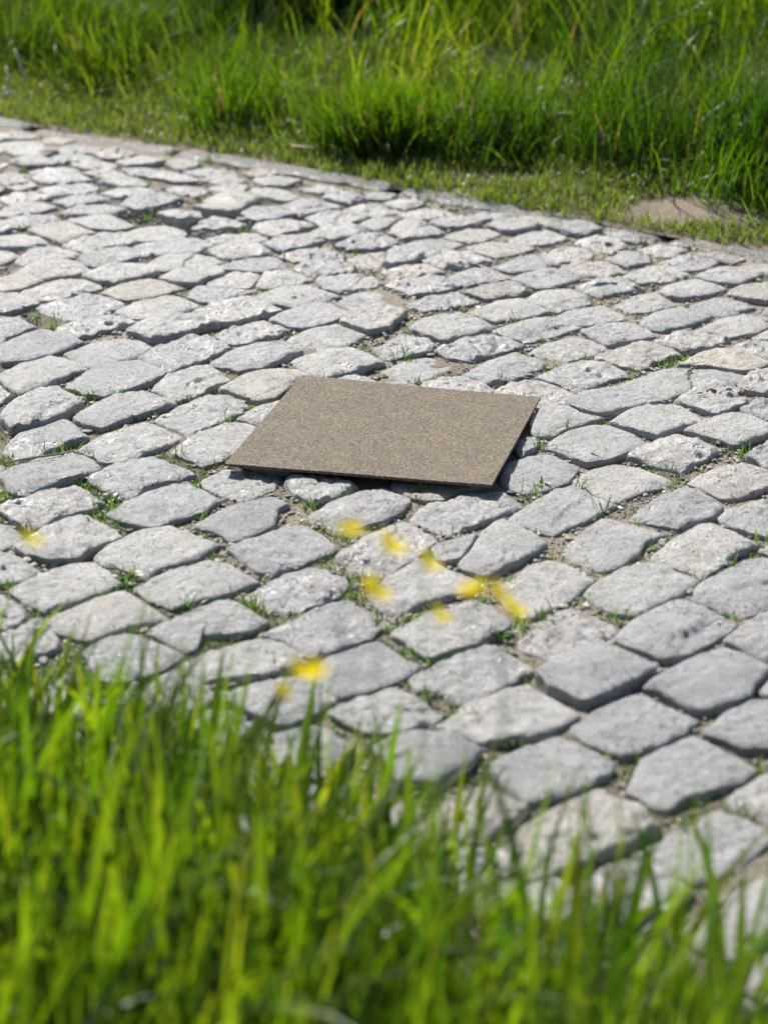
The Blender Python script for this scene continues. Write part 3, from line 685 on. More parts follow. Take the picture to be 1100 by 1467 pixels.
def sett_geometry(s, n, rings, rnd, seed, grow=.004):
    """one split-stone sett: worn dome on top, broken edges, flanks going down into the joint"""
    c = s['c']
    size = math.sqrt(s['A'])
    ol = smooth_outline(s['p'], n) - c
    rr = np.hypot(ol[:, 0], ol[:, 1])
    ol = ol * (1 + grow / rr)[:, None]
    th = np.arctan2(ol[:, 1], ol[:, 0])
    wob = np.array([noise.noise(Vector((x * 40 + seed, y * 40, 3.3))) for x, y in ol])
    ol = ol * (1 + wob * 0.05)[:, None]
    drop = rnd.uniform(0.0015, 0.0045); dome = rnd.uniform(-0.001, 0.002)
    tx, ty = rnd.gauss(0, .022), rnd.gauss(-.006, .022)
    dz = rnd.gauss(0.0, .0028) + s['h']
    if s['h'] > .005: tx, ty = tx, ty - .10
    planes = []
    for k in range(rnd.choice((1, 2, 2, 3, 3))):
        planes.append((rnd.uniform(0, 6.283), rnd.uniform(.36, .54) * size, rnd.uniform(.08, .38)))
    steps = []
    for k in range(rnd.choice((0, 1, 1, 2))):
        steps.append((rnd.uniform(0, 6.283), rnd.uniform(.02, .40) * size, rnd.uniform(.0015, .0055), rnd.uniform(0, 99)))
    facets = []
    for k in range(rnd.choice((3, 4, 5))):
        fa = rnd.uniform(0, 6.283); fs = rnd.uniform(.01, .055)
        facets.append((math.cos(fa) * fs, math.sin(fa) * fs, rnd.uniform(.0005, .0035)))
    rough = rnd.choice((.35, .6, .8, 1.0, 1.3, 1.7))
    S1 = [r for r in rings]
    X, Y, Z = [], [], []
    for sr in S1:
        for k in range(n):
            x, y = ol[k] * sr
            z = dome * (1 - sr ** 2) - drop * max(0.0, (sr - .88) / .12) ** 2 + x * tx + y * ty
            for a, d, sl in planes:
                e = x * math.cos(a) + y * math.sin(a) - d
                if e > 0: z -= e * sl
            for a, d, hh, sdd in steps:
                w = noise.noise(Vector((x * 22 + sdd, y * 22, 0))) * .018
                e = x * math.cos(a) + y * math.sin(a) - d + w
                if e > 0: z -= hh * min(1, e / .005)
            z += min([0.002] + [fz - (x * fx + y * fy) for fx, fy, fz in facets])
            g1 = fbm(x * 20 + seed, y * 20, seed * .37, 3); g2 = fbm(x * 75 + seed, y * 75, seed, 2)
            g3 = noise.noise(Vector((x * 48 + seed, y * 48, seed)))
            z += rough * (.0028 * (abs(g1) * 1.6 - .5) + .0022 * (abs(g3) * 2 - .6) + .0024 * g2)
            X.append(x); Y.append(y); Z.append(z + dz)
    k0 = len(S1) * n
    za = np.array(Z); rim = za[k0 - n:k0] - dz
    sr_all = np.repeat(np.array(S1), n)
    dev = np.tile(rim - rim.mean(), len(S1))
    za = za - (rim.mean() + .0035) - .55 * dev * sr_all ** 2      # bed each sett so that its rim stands just clear of the joint
    Z = za.tolist()
    zr = za[k0 - n:k0]
    for gro, down in ((1.006, .006), (1.015, .018), (1.015, .05), (.96, .10)):
        for k in range(n):
            w = 1 + .025 * noise.noise(Vector((ol[k][0] * 55, ol[k][1] * 55, down * 90 + seed)))
            X.append(ol[k][0] * gro * w); Y.append(ol[k][1] * gro * w); Z.append(zr[k] - down)
    nr = len(S1) + 4
    V = np.stack((X, Y, Z), 1)
    ctr = V[:n].mean(0); V = np.vstack((V, ctr[None]))
    ii = np.arange(n); jj = (ii + 1) % n
    F = [np.stack((r * n + ii, (r + 1) * n + ii, (r + 1) * n + jj, r * n + jj), 1) for r in range(nr - 1)]
    quads = np.concatenate(F)
    tris = [(len(V) - 1, int(i), int(j)) for i, j in zip(ii, jj)]
    faces = [tuple(int(a) for a in q) for q in quads] + tris
    return V, faces

# ------------------------------------------------------------------ ground to the horizon, road bed
R = 900
mesh('ground', [(-R, -R, -.16), (R, -R, -.16), (R, R, -.16), (-R, R, -.16)], [(0, 1, 2, 3)], M['ground'])
tag(bpy.data.objects['ground'], kind='structure')

def sheet(name, u0, u1, v0, v1, step, zf, mat):
    us = np.arange(u0, u1 + 1e-6, step); vs = np.arange(v0, v1 + 1e-6, step)
    U, Vv = np.meshgrid(us, vs)
    X = ER[0] * U + EN[0] * Vv; Y = ER[1] * U + EN[1] * Vv
    Z = zf(X.ravel(), Y.ravel(), U.ravel(), Vv.ravel())
    P = np.stack((X.ravel(), Y.ravel(), Z), 1)
    nu, nv = len(us), len(vs)
    i = np.arange(nu - 1)[None, :] + (np.arange(nv - 1) * nu)[:, None]
    i = i.ravel()
    F = np.stack((i, i + 1, i + nu + 1, i + nu), 1)
    return mesh(name, P, F, mat), U.ravel(), Vv.ravel()

def bed_z(X, Y, U, Vv):
    n1 = np.array([fbm(x * 9, y * 9, 5.1, 2) for x, y in zip(X, Y)])
    n2 = np.array([noise.noise(Vector((x * 60, y * 60, 1.7))) for x, y in zip(X, Y)])
    rise = np.clip((Vv - 3.0) / 1.2, 0, 1) * .002 - .050 * np.exp(-(((X + .40) / .20) ** 2 + ((Y - 4.80) / .10) ** 2))
    return -.0094 + .0050 * n1 + .0025 * n2 + rise
road, U, Vv = sheet('road', -5.6, 1.6, V_NEAR - .12, V_KERB + .01, .016, bed_z, M['bed'])
tag(road, kind='structure')
XY = np.array([v.co[:2] for v in road.data.vertices])
earth = np.array([fbm(x * 4.2, y * 4.2, 9.4, 3) for x, y in XY])
# damp dark earth lies in the joints near the camera side of the road and to the left, dry sand elsewhere
earth = np.clip(.42 + earth * .9 - (XY[:, 0] * .9 + (XY[:, 1] - 3.2) * .42), 0, 1)
vcol(road, earth, 'earth')

# ------------------------------------------------------------------ setts
RING_HI = (.08, .16, .24, .32, .40, .48, .56, .64, .71, .78, .84, .90, .945, .98, 1.0)
RING_LO = (.3, .6, .8, .93, 1.0)
NPART = 300
rnd = random.Random(5)
rest_V, rest_F, off = [], [], 0
for i, s in enumerate(stones):
    vis = s['traced']
    part = i < NPART
    n = 66 if vis else (28 if part else 12)
    V, F = sett_geometry(s, n, RING_HI if vis else RING_LO, rnd, i * 1.713, .0016)
    if pip(s['c'][None], mat_poly)[0] or pip(s['p'], mat_poly).any():
        # whatever lies under the mat stays below it
        P = V[:, :2] + s['c']
        e1 = MAT_C[1] - MAT_C[0]; e2 = MAT_C[3] - MAT_C[0]
        A2 = np.array([[e1[0], e2[0]], [e1[1], e2[1]]])
        uv = np.linalg.solve(A2, (P - MAT_C[0, :2]).T)
        ins = (uv[0] > -.05) & (uv[0] < 1.05) & (uv[1] > -.05) & (uv[1] < 1.05)
        zc = MAT_C[0, 2] + uv[0] * e1[2] + uv[1] * e2[2] - .002
        V[:, 2] = np.where(ins, np.minimum(V[:, 2], zc), V[:, 2])
    if part:
        mesh('cobblestone', V, F, M['stone_tan'] if s['tan'] else M['stone'], road, True, (s['c'][0], s['c'][1], 0))
    else:
        W = V.copy(); W[:, :2] += s['c']
        rest_V.append(W); rest_F += [tuple(a + off for a in f) for f in F]; off += len(V)
if rest_V:
    o = mesh('cobblestones', np.vstack(rest_V), rest_F, M['stone'], road)
    tag(o, kind='stuff')

# ------------------------------------------------------------------ kerb
kerb = empty('kerb'); tag(kerb, kind='structure')
KP = [(-2.6, 6.82), (-0.953, 5.689), (-0.693, 5.525), (-0.443, 5.362), (-0.208, 5.214), (0.0, 5.076), (0.228, 4.925), (0.4, 4.800), (0.591, 4.655), (0.773, 4.512), (2.4, 3.3)]
KP = np.array(KP); kd = np.hypot(*np.diff(KP, axis=0).T); kc = np.concatenate(([0], np.cumsum(kd)))
def kpt(t): return np.array((np.interp(t, kc, KP[:, 0]), np.interp(t, kc, KP[:, 1])))
t = 0.1
kr = random.Random(3)
while t < kc[-1] - .3:
    L = kr.uniform(.32, .72); a, b2 = kpt(t), kpt(min(t + L, kc[-1]))
    d = (b2 - a) / np.hypot(*(b2 - a)); nn = np.array((-d[1], d[0]))
    nl = max(8, int(L / .02)); sec = [(-.001, -.10), (-.003, -.012), (.004, -.002), (.018, .001), (.04, .001), (.052, .0), (.060, -.003), (.066, -.010), (.066, -.10)]
    zoff = kr.uniform(-.003, .008); zt = kr.uniform(-.008, .008); sd_ = kr.uniform(0, 99); sh = kr.uniform(-.008, .008)
    V = []
    for i in range(nl + 1):
        f = i / nl; c = a + (b2 - a) * f
        rd = min(1, min(f, 1 - f) * L / .014)
        for (w, z) in sec:
            jit = noise.noise(Vector((f * L * 18 + sd_, w * 30, z * 20)))
            q = c + nn * (w + jit * .007 + sh)
            V.append((q[0] - a[0], q[1] - a[1], z - .009 + zoff * .7 + zt * (f - .5) + .004 * fbm(f * L * 14 + sd_, w * 30, 0, 2) - (1 - rd) * .010))
    m = len(sec)
    F = [(i * m + k, (i + 1) * m + k, (i + 1) * m + k + 1, i * m + k + 1) for i in range(nl) for k in range(m - 1)]
    F += [tuple(range(m)), tuple(reversed(range(nl * m, nl * m + m)))]
    mesh('kerb_stone', V, F, M['kerb'], kerb, True, (a[0], a[1], 0))
    t += L + kr.uniform(.006, .02)

# ------------------------------------------------------------------ verges (soil)
def far_z0(u, v):
    d = max(0.0, v - V_KERB - .085)
    return -.010 + .05 * min(d, 1.2) + .02 * noise.noise(Vector((u * 3.1, v * 3.1, 2.0))) * min(1, d * 4) + .008 * noise.noise(Vector((u * 14, v * 14, 7))) * min(1, d * 6)
def far_z(X, Y, U, Vv): return np.array([far_z0(u, v) for u, v in zip(U, Vv)])
verge, U, Vv = sheet('verge', -7.0, 3.0, V_KERB + .05, V_KERB + 5.5, .05, far_z, M['soil'])
tag(verge, kind='structure')
XYf = np.stack((ER[0] * U + EN[0] * Vv, ER[1] * U + EN[1] * Vv), 1)
# a scuffed bare patch by the kerb to the right
def bare_at(x, y):
    b1 = math.exp(-(((x - .68) / .13) ** 2 + ((y - 4.88) / .10) ** 2))
    b2 = .9 * math.exp(-(((x - .90) / .16) ** 2 + ((y - 4.58) / .06) ** 2))
    b3 = math.exp(-(((x - .30) / .10) ** 2 + ((y - 5.16) / .05) ** 2)) * .7
    return min(1, 1.3 * (b1 + b2 + b3))
vcol(verge, [bare_at(x, y) for x, y in XYf], 'bare')
def near_z0(u, v):
    d = max(0.0, V_NEAR - v)
    return -.02 + .06 * min(1, d * 2.0) + .02 * noise.noise(Vector((u * 3, v * 3, 4.0))) * min(1, d * 4)
def near_z(X, Y, U, Vv): return np.array([near_z0(u, v) for u, v in zip(U, Vv)])
verge2, U, Vv = sheet('verge', -5.0, 3.0, V_NEAR - 3.2, V_NEAR + .0, .06, near_z, M['soil'])
tag(verge2, kind='structure')
vcol(verge2, np.zeros(len(U)), 'bare')

# ------------------------------------------------------------------ grass
def blades(base, h, w, az, lean, curl, segs, rng, fold=0.0):
    """ribbon blades: base (n,3); az = direction each one leans to; curl = how far it nods over"""
    n = len(base)
    faz = az + math.pi / 2 + rng.normal(0, .7, n)
    side = np.stack((np.cos(faz), np.sin(faz), rng.normal(0, .12, n)), 1)
    dirh = np.stack((np.cos(az), np.sin(az)), 1)
    P = np.zeros((n, segs + 1, 2, 3)); pos = base.copy().astype(float)
    for k in range(segs + 1):
        tt = k / segs
        prof = (0.62 + 1.1 * tt - 1.72 * tt ** 2.2)
        prof = max(prof, 0.03) if k < segs else 0.02
        hw = (w * .5 * prof)[:, None] * side
        P[:, k, 0] = pos - hw; P[:, k, 1] = pos + hw
        ang = lean + curl * ((k + .5) / segs) ** 1.8
        st = (h / segs)
        pos = pos + np.stack((dirh[:, 0] * np.sin(ang) * st, dirh[:, 1] * np.sin(ang) * st, np.cos(ang) * st), 1)
    V = P.reshape(-1, 3)
    per = (segs + 1) * 2
    b = (np.arange(n) * per)[:, None] + (np.arange(segs) * 2)[None, :]
    b = b.ravel()
    F = np.stack((b, b + 1, b + 3, b + 2), 1)
    return V, F, per

def tint_of(n, rng, mean, sd, dry):
    t = np.clip(rng.normal(mean, sd, n), 0, .92)
    d = rng.random(n) < dry
    t[d] = rng.uniform(.95, 1, d.sum())
    return t

def grass(name, base, h, w, az, lean, curl, segs, tint, mat, rng):
    V, F, per = blades(base, h, w, az, lean, curl, segs, rng)
    o = mesh(name, V, F, mat)
    vcol(o, np.repeat(tint, per))
    tag(o, kind='stuff')
    return o

def scatter(n, u0, u1, v0, v1, rng): return rng.uniform(u0, u1, n), rng.uniform(v0, v1, n)

# far verge: tall meadow grass growing in clumps
rg = np.random.default_rng(21)
def clumped(n, nc, u0, u1, v0, v1, spread, rng):
    cu, cv = scatter(nc, u0, u1, v0, v1, rng)
    w = rng.lognormal(0, 1.15, nc); w /= w.sum()
    k = rng.choice(nc, n, p=w)
    return cu[k] + rng.normal(0, spread, n), cv[k] + rng.normal(0, spread, n), k
u, v, k = clumped(110000, 1000, -6.3, 0.2, V_KERB + .32, V_KERB + 3.4, .07, rg)
NC = 1000
ch = rg.uniform(.6, 1.35, NC); ct = rg.normal(.38, .25, NC); ca = rg.uniform(0, 6.283, NC)
x = ER[0] * u + EN[0] * v; y = ER[1] * u + EN[1] * v
ramp_in = np.clip((v - V_KERB - .20 - np.interp(u, [-4.2, -3.2, -2.3], [.0, .12, .10]) - .05 * np.sin(u * 3.1) - .04 * np.sin(u * 7.7)) / 1.0, .10, 1)
ok = (v > V_KERB + .17)
h = (rg.uniform(.20, .46, len(u)) * ch[k] * (.35 + .65 * ramp_in))
z = np.array([far_z0(a, b2) for a, b2 in zip(u, v)]) - .01
base = np.stack((x, y, z), 1)[ok]
m = ok.sum()
az = (ca[k] + rg.normal(0, .9, len(u)))[ok]
t = np.clip(ct[k] + rg.normal(0, .17, len(u)), 0, .92)[ok]
dry = rg.random(m) < .025; t[dry] = rg.uniform(.94, 1, dry.sum())
grass('tall_grass', base, h[ok], rg.uniform(.0025, .0062, m), az, np.abs(rg.normal(.22, .25, m)), np.abs(rg.normal(.6, .7, m)), 7, t, M['grass'], rg)

# far verge: short trodden turf between the kerb and the tall grass
n = 125000
u, v = scatter(n, -6.2, .3, V_KERB + .055, V_KERB + .95, rg)
x = ER[0] * u + EN[0] * v; y = ER[1] * u + EN[1] * v
den = np.array([0.95 + .8 * fbm(a * 5.5, b2 * 5.5, 3.3, 3) for a, b2 in zip(x, y)])
d = v - V_KERB
den = den + np.clip((d - .10) * 1.5, -.1, .6) - np.array([2.3 * bare_at(a, b2) for a, b2 in zip(x, y)]) - np.clip((.095 - d) * 24, 0, .95)
ok = rg.random(n) < np.clip(den, 0, 1)
u, v, x, y = u[ok], v[ok], x[ok], y[ok]; m = len(u)
h = rg.uniform(.014, .045, m) * (1 + 1.6 * np.clip((v - V_KERB - .28) * 2.2, 0, 1))
z = np.array([far_z0(a, b2) for a, b2 in zip(u, v)]) - .002
grass('turf', np.stack((x, y, z), 1), h, rg.uniform(.0025, .005, m), rg.uniform(0, 6.283, m), np.abs(rg.normal(.35, .35, m)), np.abs(rg.normal(.5, .5, m)), 4,
      tint_of(m, rg, .48, .2, .07), M['turf'], rg)

# near verge: the blades in front of the camera
n = 18500
u, v = scatter(n, -3.2, .7, V_NEAR - .80, V_NEAR + .02, rg)
cl = np.array([fbm(a * 6, b2 * 6, 8.8, 2) for a, b2 in zip(u, v)])
ok = rg.random(n) < np.clip(.62 + .8 * cl + np.clip((V_NEAR - .1 - v) * 1.2, -.3, .5), .05, 1) * np.clip(np.interp(u, [-1.25, -.95], [1, .22]) + np.clip((V_NEAR - .22 - v) * 3.5, 0, .8), 0, 1)
u, v = u[ok], v[ok]; m = len(u)
x = ER[0] * u + EN[0] * v; y = ER[1] * u + EN[1] * v
z = np.array([near_z0(a, b2) for a, b2 in zip(u, v)]) - .005
side_h = np.interp(u, [-2.4, -1.6, -1.2, -.95, -.6], [.62, .68, .79, .77, .75])
h = np.where(rg.random(m) < .30, rg.normal(.405, .055, m), rg.normal(.285, .055, m)).clip(.12, .56) * side_h * np.interp(v, [V_NEAR - .78, V_NEAR - .5, V_NEAR - .25, V_NEAR], [.86, 1.02, .94, .70])
h *= 1 + .22 * np.array([fbm(a * 5, b2 * 5, 1.8, 2) for a, b2 in zip(u, v)])
keepm = (x * x + y * y) > .55 ** 2
grass('foreground_grass', np.stack((x, y, z), 1)[keepm], h[keepm], rg.uniform(.005, .015, m)[keepm], rg.normal(.3, 1.5, m)[keepm], np.abs(rg.normal(.14, .15, m))[keepm], np.abs(rg.normal(.5, .6, m))[keepm], 8,
      tint_of(m, rg, .6, .22, .003)[keepm], M['grass'], rg)

# the lower leaves that fill the near verge under the tall blades
n = 11000
u, v = scatter(n, -3.0, .6, V_NEAR - .78, V_NEAR - .03, rg)
x = ER[0] * u + EN[0] * v; y = ER[1] * u + EN[1] * v
ok = rg.random(n) < np.clip(np.interp(u, [-1.25, -.95], [1, .3]) + np.clip((V_NEAR - .2 - v) * 3.5, 0, .7), 0, 1)
u, v, x, y = u[ok], v[ok], x[ok], y[ok]; n = len(u)
z = np.array([near_z0(a, b2) for a, b2 in zip(u, v)]) - .005
h = rg.uniform(.10, .25, n) * np.interp(u, [-2.4, -1.2, -.9, -.6], [1, .95, .6, .5])
grass('foreground_grass', np.stack((x, y, z), 1), h, rg.uniform(.004, .010, n), rg.uniform(0, 6.283, n), np.abs(rg.normal(.3, .3, n)), np.abs(rg.normal(.7, .7, n)), 6,
      tint_of(n, rg, .22, .18, .01), M['grass'], rg)  # darker tint paints in the shade low down in the stand

# ------------------------------------------------------------------ grit and weeds in the joints
def in_joint(P, slack=1.0):
    free = np.ones(len(P), bool)
    for s in stones:
        r = np.hypot(*(P - s['c']).T) < .16
        if not r.any(): continue
        idx = np.nonzero(r & free)[0]
        if len(idx): free[idx[pip(P[idx], (s['p'] - s['c']) * slack + s['c'])]] = False
    free &= ~pip(P, mat_poly)
    return free
gr = np.random.default_rng(4)
n = 110000
P = np.stack((gr.uniform(-1.05, .95, n), gr.uniform(2.1, 5.3, n)), 1)
vv = P @ EN
P = P[(vv > V_NEAR) & (vv < V_KERB - .01) & (np.abs(P[:, 0]) < P[:, 1] * .185 + .02)]
P = P[in_joint(P, 1.0)]
keep = np.array([fbm(a * 7, b2 * 7, 6.1, 2) for a, b2 in P]) + gr.normal(0, .35, len(P)) > -.2
P = P[keep][:15000]
ico = np.array([(0, 0, 1), (.89, 0, .45), (.28, .85, .45), (-.72, .53, .45), (-.72, -.53, .45), (.28, -.85, .45), (.72, .53, -.45), (-.28, .85, -.45), (-.89, 0, -.45), (-.28, -.85, -.45), (.72, -.53, -.45), (0, 0, -1)])
icf = np.array([(0, 1, 2), (0, 2, 3), (0, 3, 4), (0, 4, 5), (0, 5, 1), (1, 6, 2), (2, 7, 3), (3, 8, 4), (4, 9, 5), (5, 10, 1), (6, 7, 2), (7, 8, 3), (8, 9, 4), (9, 10, 5), (10, 6, 1), (11, 7, 6), (11, 8, 7), (11, 9, 8), (11, 10, 9), (11, 6, 10)])
m = len(P)
sz = np.clip(gr.lognormal(math.log(.0027), .5, m), .001, .0095)
rot = gr.uniform(0, 6.283, m); sq = gr.uniform(.45, 1, (m, 3)) * np.array((1.25, .9, .6))
G = ico[None] * sq[:, None, :] * (1 + gr.normal(0, .17, (m, 12, 1))) * sz[:, None, None]
cr, sr = np.cos(rot)[:, None], np.sin(rot)[:, None]
GX = G[..., 0] * cr - G[..., 1] * sr + P[:, 0][:, None]; GY = G[..., 0] * sr + G[..., 1] * cr + P[:, 1][:, None]
bz = np.array([-.0094 + .0050 * fbm(a * 9, b2 * 9, 5.1, 2) for a, b2 in P]) + np.clip((P @ EN - 3.0) / 1.2, 0, 1) * .004
GZ = G[..., 2] + (bz + sz * .35)[:, None]
o = mesh('gravel', np.stack((GX, GY, GZ), 2).reshape(-1, 3), (icf[None] + (np.arange(m) * 12)[:, None, None]).reshape(-1, 3), M['gravel'], None, False)
vcol(o, np.repeat(np.clip(gr.beta(1.2, 1.3, m), 0, 1), 12)); tag(o, kind='stuff')

def tuft_pts(P, nb, hmin, hmax, spread, rng, zfun):
    k = np.repeat(np.arange(len(P)), nb)
    Q = P[k] + rng.normal(0, spread, (len(k), 2))
    sc = rng.lognormal(0, .45, len(P))[k]
    h = rng.uniform(hmin, hmax, len(k)) * np.clip(sc, .4, 2.2)
    return np.stack((Q[:, 0], Q[:, 1], zfun(Q)), 1), h
def bedz(Q): return np.array([-.0094 + .0050 * fbm(a * 9, b2 * 9, 5.1, 2) for a, b2 in Q])
n = 9000
P = np.stack((gr.uniform(-1.2, .95, n), gr.uniform(2.0, 5.4, n)), 1)
vv = P @ EN
P = P[(vv > V_NEAR - .02) & (vv < V_KERB) & (np.abs(P[:, 0]) < P[:, 1] * .19 + .05)]
P = P[in_joint(P, 1.03)]
vv = P @ EN
# they thin out with the traffic: most on the near side of the road
prob = np.interp(vv, [1.8, 2.2, 2.6, 3.2, 4.2], [.8, .75, .5, .24, .20])
P = P[gr.random(len(P)) < prob]
base, h = tuft_pts(P, 13, .006, .019, .0075, gr, bedz)
m = len(base)
grass('joint_weeds', base, h, gr.uniform(.0015, .0032, m), gr.uniform(0, 6.283, m), np.abs(gr.normal(.5, .35, m)), np.abs(gr.normal(.4, .4, m)), 3, tint_of(m, gr, .5, .2, 0), M['weed'], gr)

# moss: a low felt along the joints of the near side
n = 26000
P = np.stack((gr.uniform(-1.1, .8, n), gr.uniform(1.95, 4.4, n)), 1)
vv = P @ EN
P = P[(vv > V_NEAR - .02) & (np.abs(P[:, 0]) < P[:, 1] * .19 + .05)]
P = P[in_joint(P, 1.0)]
mz = np.array([fbm(a * 6, b2 * 6, 12.7, 3) for a, b2 in P]) + np.interp(P @ EN, [1.8, 2.3, 2.8, 3.3], [.25, .12, -.12, -.32]) - P[:, 0] * .12
P = P[mz > 0]
base, h = tuft_pts(P, 9, .0025, .007, .006, gr, bedz)
m = len(base)
o = grass('moss', base, h, gr.uniform(.0012, .0024, m), gr.uniform(0, 6.283, m), np.abs(gr.normal(.7, .4, m)), np.abs(gr.normal(.4, .4, m)), 2, tint_of(m, gr, .25, .22, 0), M['weed'], gr)

# ------------------------------------------------------------------ single weeds that stand out
def leaf(L, W, bend, mat_, name, parent, rotz, pitch, tint, z0=0.0, segs=5):
    V = []
    for k in range(segs + 1):
        t = k / segs; w = W * .5 * math.sin(math.pi * (.12 + .88 * t) ** .85) if k < segs else .0002
        a = pitch - bend * t
        xk = L * t * math.cos(a); zk = L * t * math.sin(a)
        for s in (-1, 0, 1):
            V.append((xk, s * w, zk + z0 + abs(s) * w * .35))
    c, s_ = math.cos(rotz), math.sin(rotz)
    V = [(x * c - y * s_, x * s_ + y * c, z) for x, y, z in V]
    F = [(k * 3 + j, k * 3 + j + 1, k * 3 + j + 4, k * 3 + j + 3) for k in range(segs) for j in (0, 1)]
    o = mesh(name, V, F, mat_, parent)
    vcol(o, np.full(len(V), tint))
    return o

def weed(x, y, nl, L, W, pitch, label, seed):
    r = random.Random(seed)
    t_ = empty('weed', (x, y, -.008)); tag(t_, label, 'weed', 'weeds growing in the joints')
    for i in range(nl):
        leaf(L * r.uniform(.65, 1.15), W * r.uniform(.8, 1.2), r.uniform(.2, .9), M['weed'], 'leaf', t_, i * 2.399 + r.uniform(-.4, .4), pitch + r.uniform(-.35, .35), r.uniform(.3, .9))
    return t_
weed(-0.411, 3.239, 6, 0.02, 0.013, 0.5, 'small round-leaved weed in the joint left of the mat, with one pale yellow-green leaf', 0)
weed(0.050, 3.247, 12, 0.024, 0.005, 1.0, 'bushy dark green weed just in front of the front edge of the mat', 1)
weed(0.318, 3.409, 9, 0.028, 0.005, 0.8, 'spiky grass weed in the joint right of the mat', 2)
weed(0.241, 3.292, 8, 0.018, 0.005, 1.0, 'little weed in the joint right of the front corner of the mat', 3)
weed(0.081, 2.896, 12, 0.022, 0.006, 0.8, 'dark leafy weed in the joint between two of the yellow flowers', 4)
weed(0.156, 2.761, 14, 0.022, 0.006, 0.9, 'dense leafy weed in the joint right below the lowest right yellow flower', 5)
weed(-0.005, 2.800, 12, 0.024, 0.006, 0.9, 'feathery weed in the joint below the left cluster of yellow flowers', 6)
weed(-0.167, 4.245, 8, 0.026, 0.006, 0.9, 'star-shaped weed in a joint well behind the mat', 7)
weed(0.446, 3.677, 9, 0.022, 0.005, 0.9, 'bright green weed beside the crumbled sett at the right', 8)
weed(0.493, 3.884, 8, 0.02, 0.005, 0.9, 'tiny bright weed at the right, behind the crumbled sett', 9)
weed(-0.360, 2.949, 10, 0.034, 0.007, 0.8, 'light green grassy weed in the joint at the left, above the tall grass', 10)
weed(-0.468, 3.321, 7, 0.02, 0.005, 0.9, 'green weed at the lower right end of the dry stalk at the left', 11)
weed(-0.408, 3.773, 7, 0.02, 0.005, 0.9, 'small weed in a joint left of the back corner of the mat', 12)
weed(-0.100, 2.537, 7, 0.022, 0.014, 0.7, 'round-leaved weed half hidden by the grass in front', 13)
weed(-0.368, 3.593, 6, 0.018, 0.005, 0.9, 'small weed between two long setts left of the mat', 14)

# ------------------------------------------------------------------ the mat
def build_mat():
    c0 = MAT_C.mean(0)
    n = 70
    V = []
    f = np.linspace(0, 1, n + 1)
    for lay in (1, 0):
        for a in f:
            for b2 in f:
                p = (MAT_C[0] * (1 - b2) * (1 - a) + MAT_C[1] * b2 * (1 - a) + MAT_C[2] * b2 * a + MAT_C[3] * (1 - b2) * a) - c0
                edge = 1 if min(a, b2, 1 - a, 1 - b2) < 1e-6 else 0
                jx = noise.noise(Vector((p[0] * 150, p[1] * 150, 1))) * .0007 * edge
                jy = noise.noise(Vector((p[0] * 150, p[1] * 150, 9))) * .0007 * edge
                sag = .0012 * noise.noise(Vector((p[0] * 5, p[1] * 5, 2)))
                V.append((p[0] + jx, p[1] + jy, p[2] + sag + (MAT_T if lay else 0) + (.0004 * noise.noise(Vector((p[0] * 170, p[1] * 170, 4))) if lay else 0)))
    k = n + 1; N = k * k
    F = []
    for i in range(n):
        for j in range(n):
            q = i * k + j
            F.append((q, q + k, q + k + 1, q + 1))
            F.append((N + q, N + q + 1, N + q + k + 1, N + q + k))
    ring = [i for i in range(n)] + [i * k + n for i in range(n)] + [n * k + n - i for i in range(n)] + [(n - i) * k for i in range(n)]
    m_ = len(ring)
    for i in range(m_):
        a, b2 = ring[i], ring[(i + 1) % m_]
        F.append((a, b2, b2 + N, a + N))
    o = mesh('mat', V, F, M['mat'], None, False, tuple(c0))
    tag(o, 'thin square mat of speckled beige granulate lying flat across the grey cobblestones', 'mat')
build_mat()

# ------------------------------------------------------------------ buttercups in the near verge
def tube(pts, rad, mat_, name, parent=None, loc=(0, 0, 0), sides=6):
    V, F = [], []
    pts = [Vector(p) for p in pts]
    for i, p in enumerate(pts):
        d = (pts[min(i + 1, len(pts) - 1)] - pts[max(i - 1, 0)]).normalized()
        s_ = d.cross(Vector((.3, .2, 1)) if abs(d.z) < .9 else Vector((1, 0, 0))).normalized(); t_ = d.cross(s_)
        r = rad[i] if isinstance(rad, (list, tuple)) else rad
        for k in range(sides):
            a = k * 2 * math.pi / sides
            q = p + s_ * (math.cos(a) * r) + t_ * (math.sin(a) * r); V.append(tuple(q))
    for i in range(len(pts) - 1):
        for k in range(sides):
            F.append((i * sides + k, i * sides + (k + 1) % sides, (i + 1) * sides + (k + 1) % sides, (i + 1) * sides + k))
    F += [tuple(reversed(range(sides))), tuple(range((len(pts) - 1) * sides, len(pts) * sides))]
    o = mesh(name, V, F, mat_, parent, True, loc)
    vcol(o, np.full(len(V), .4))
    return o

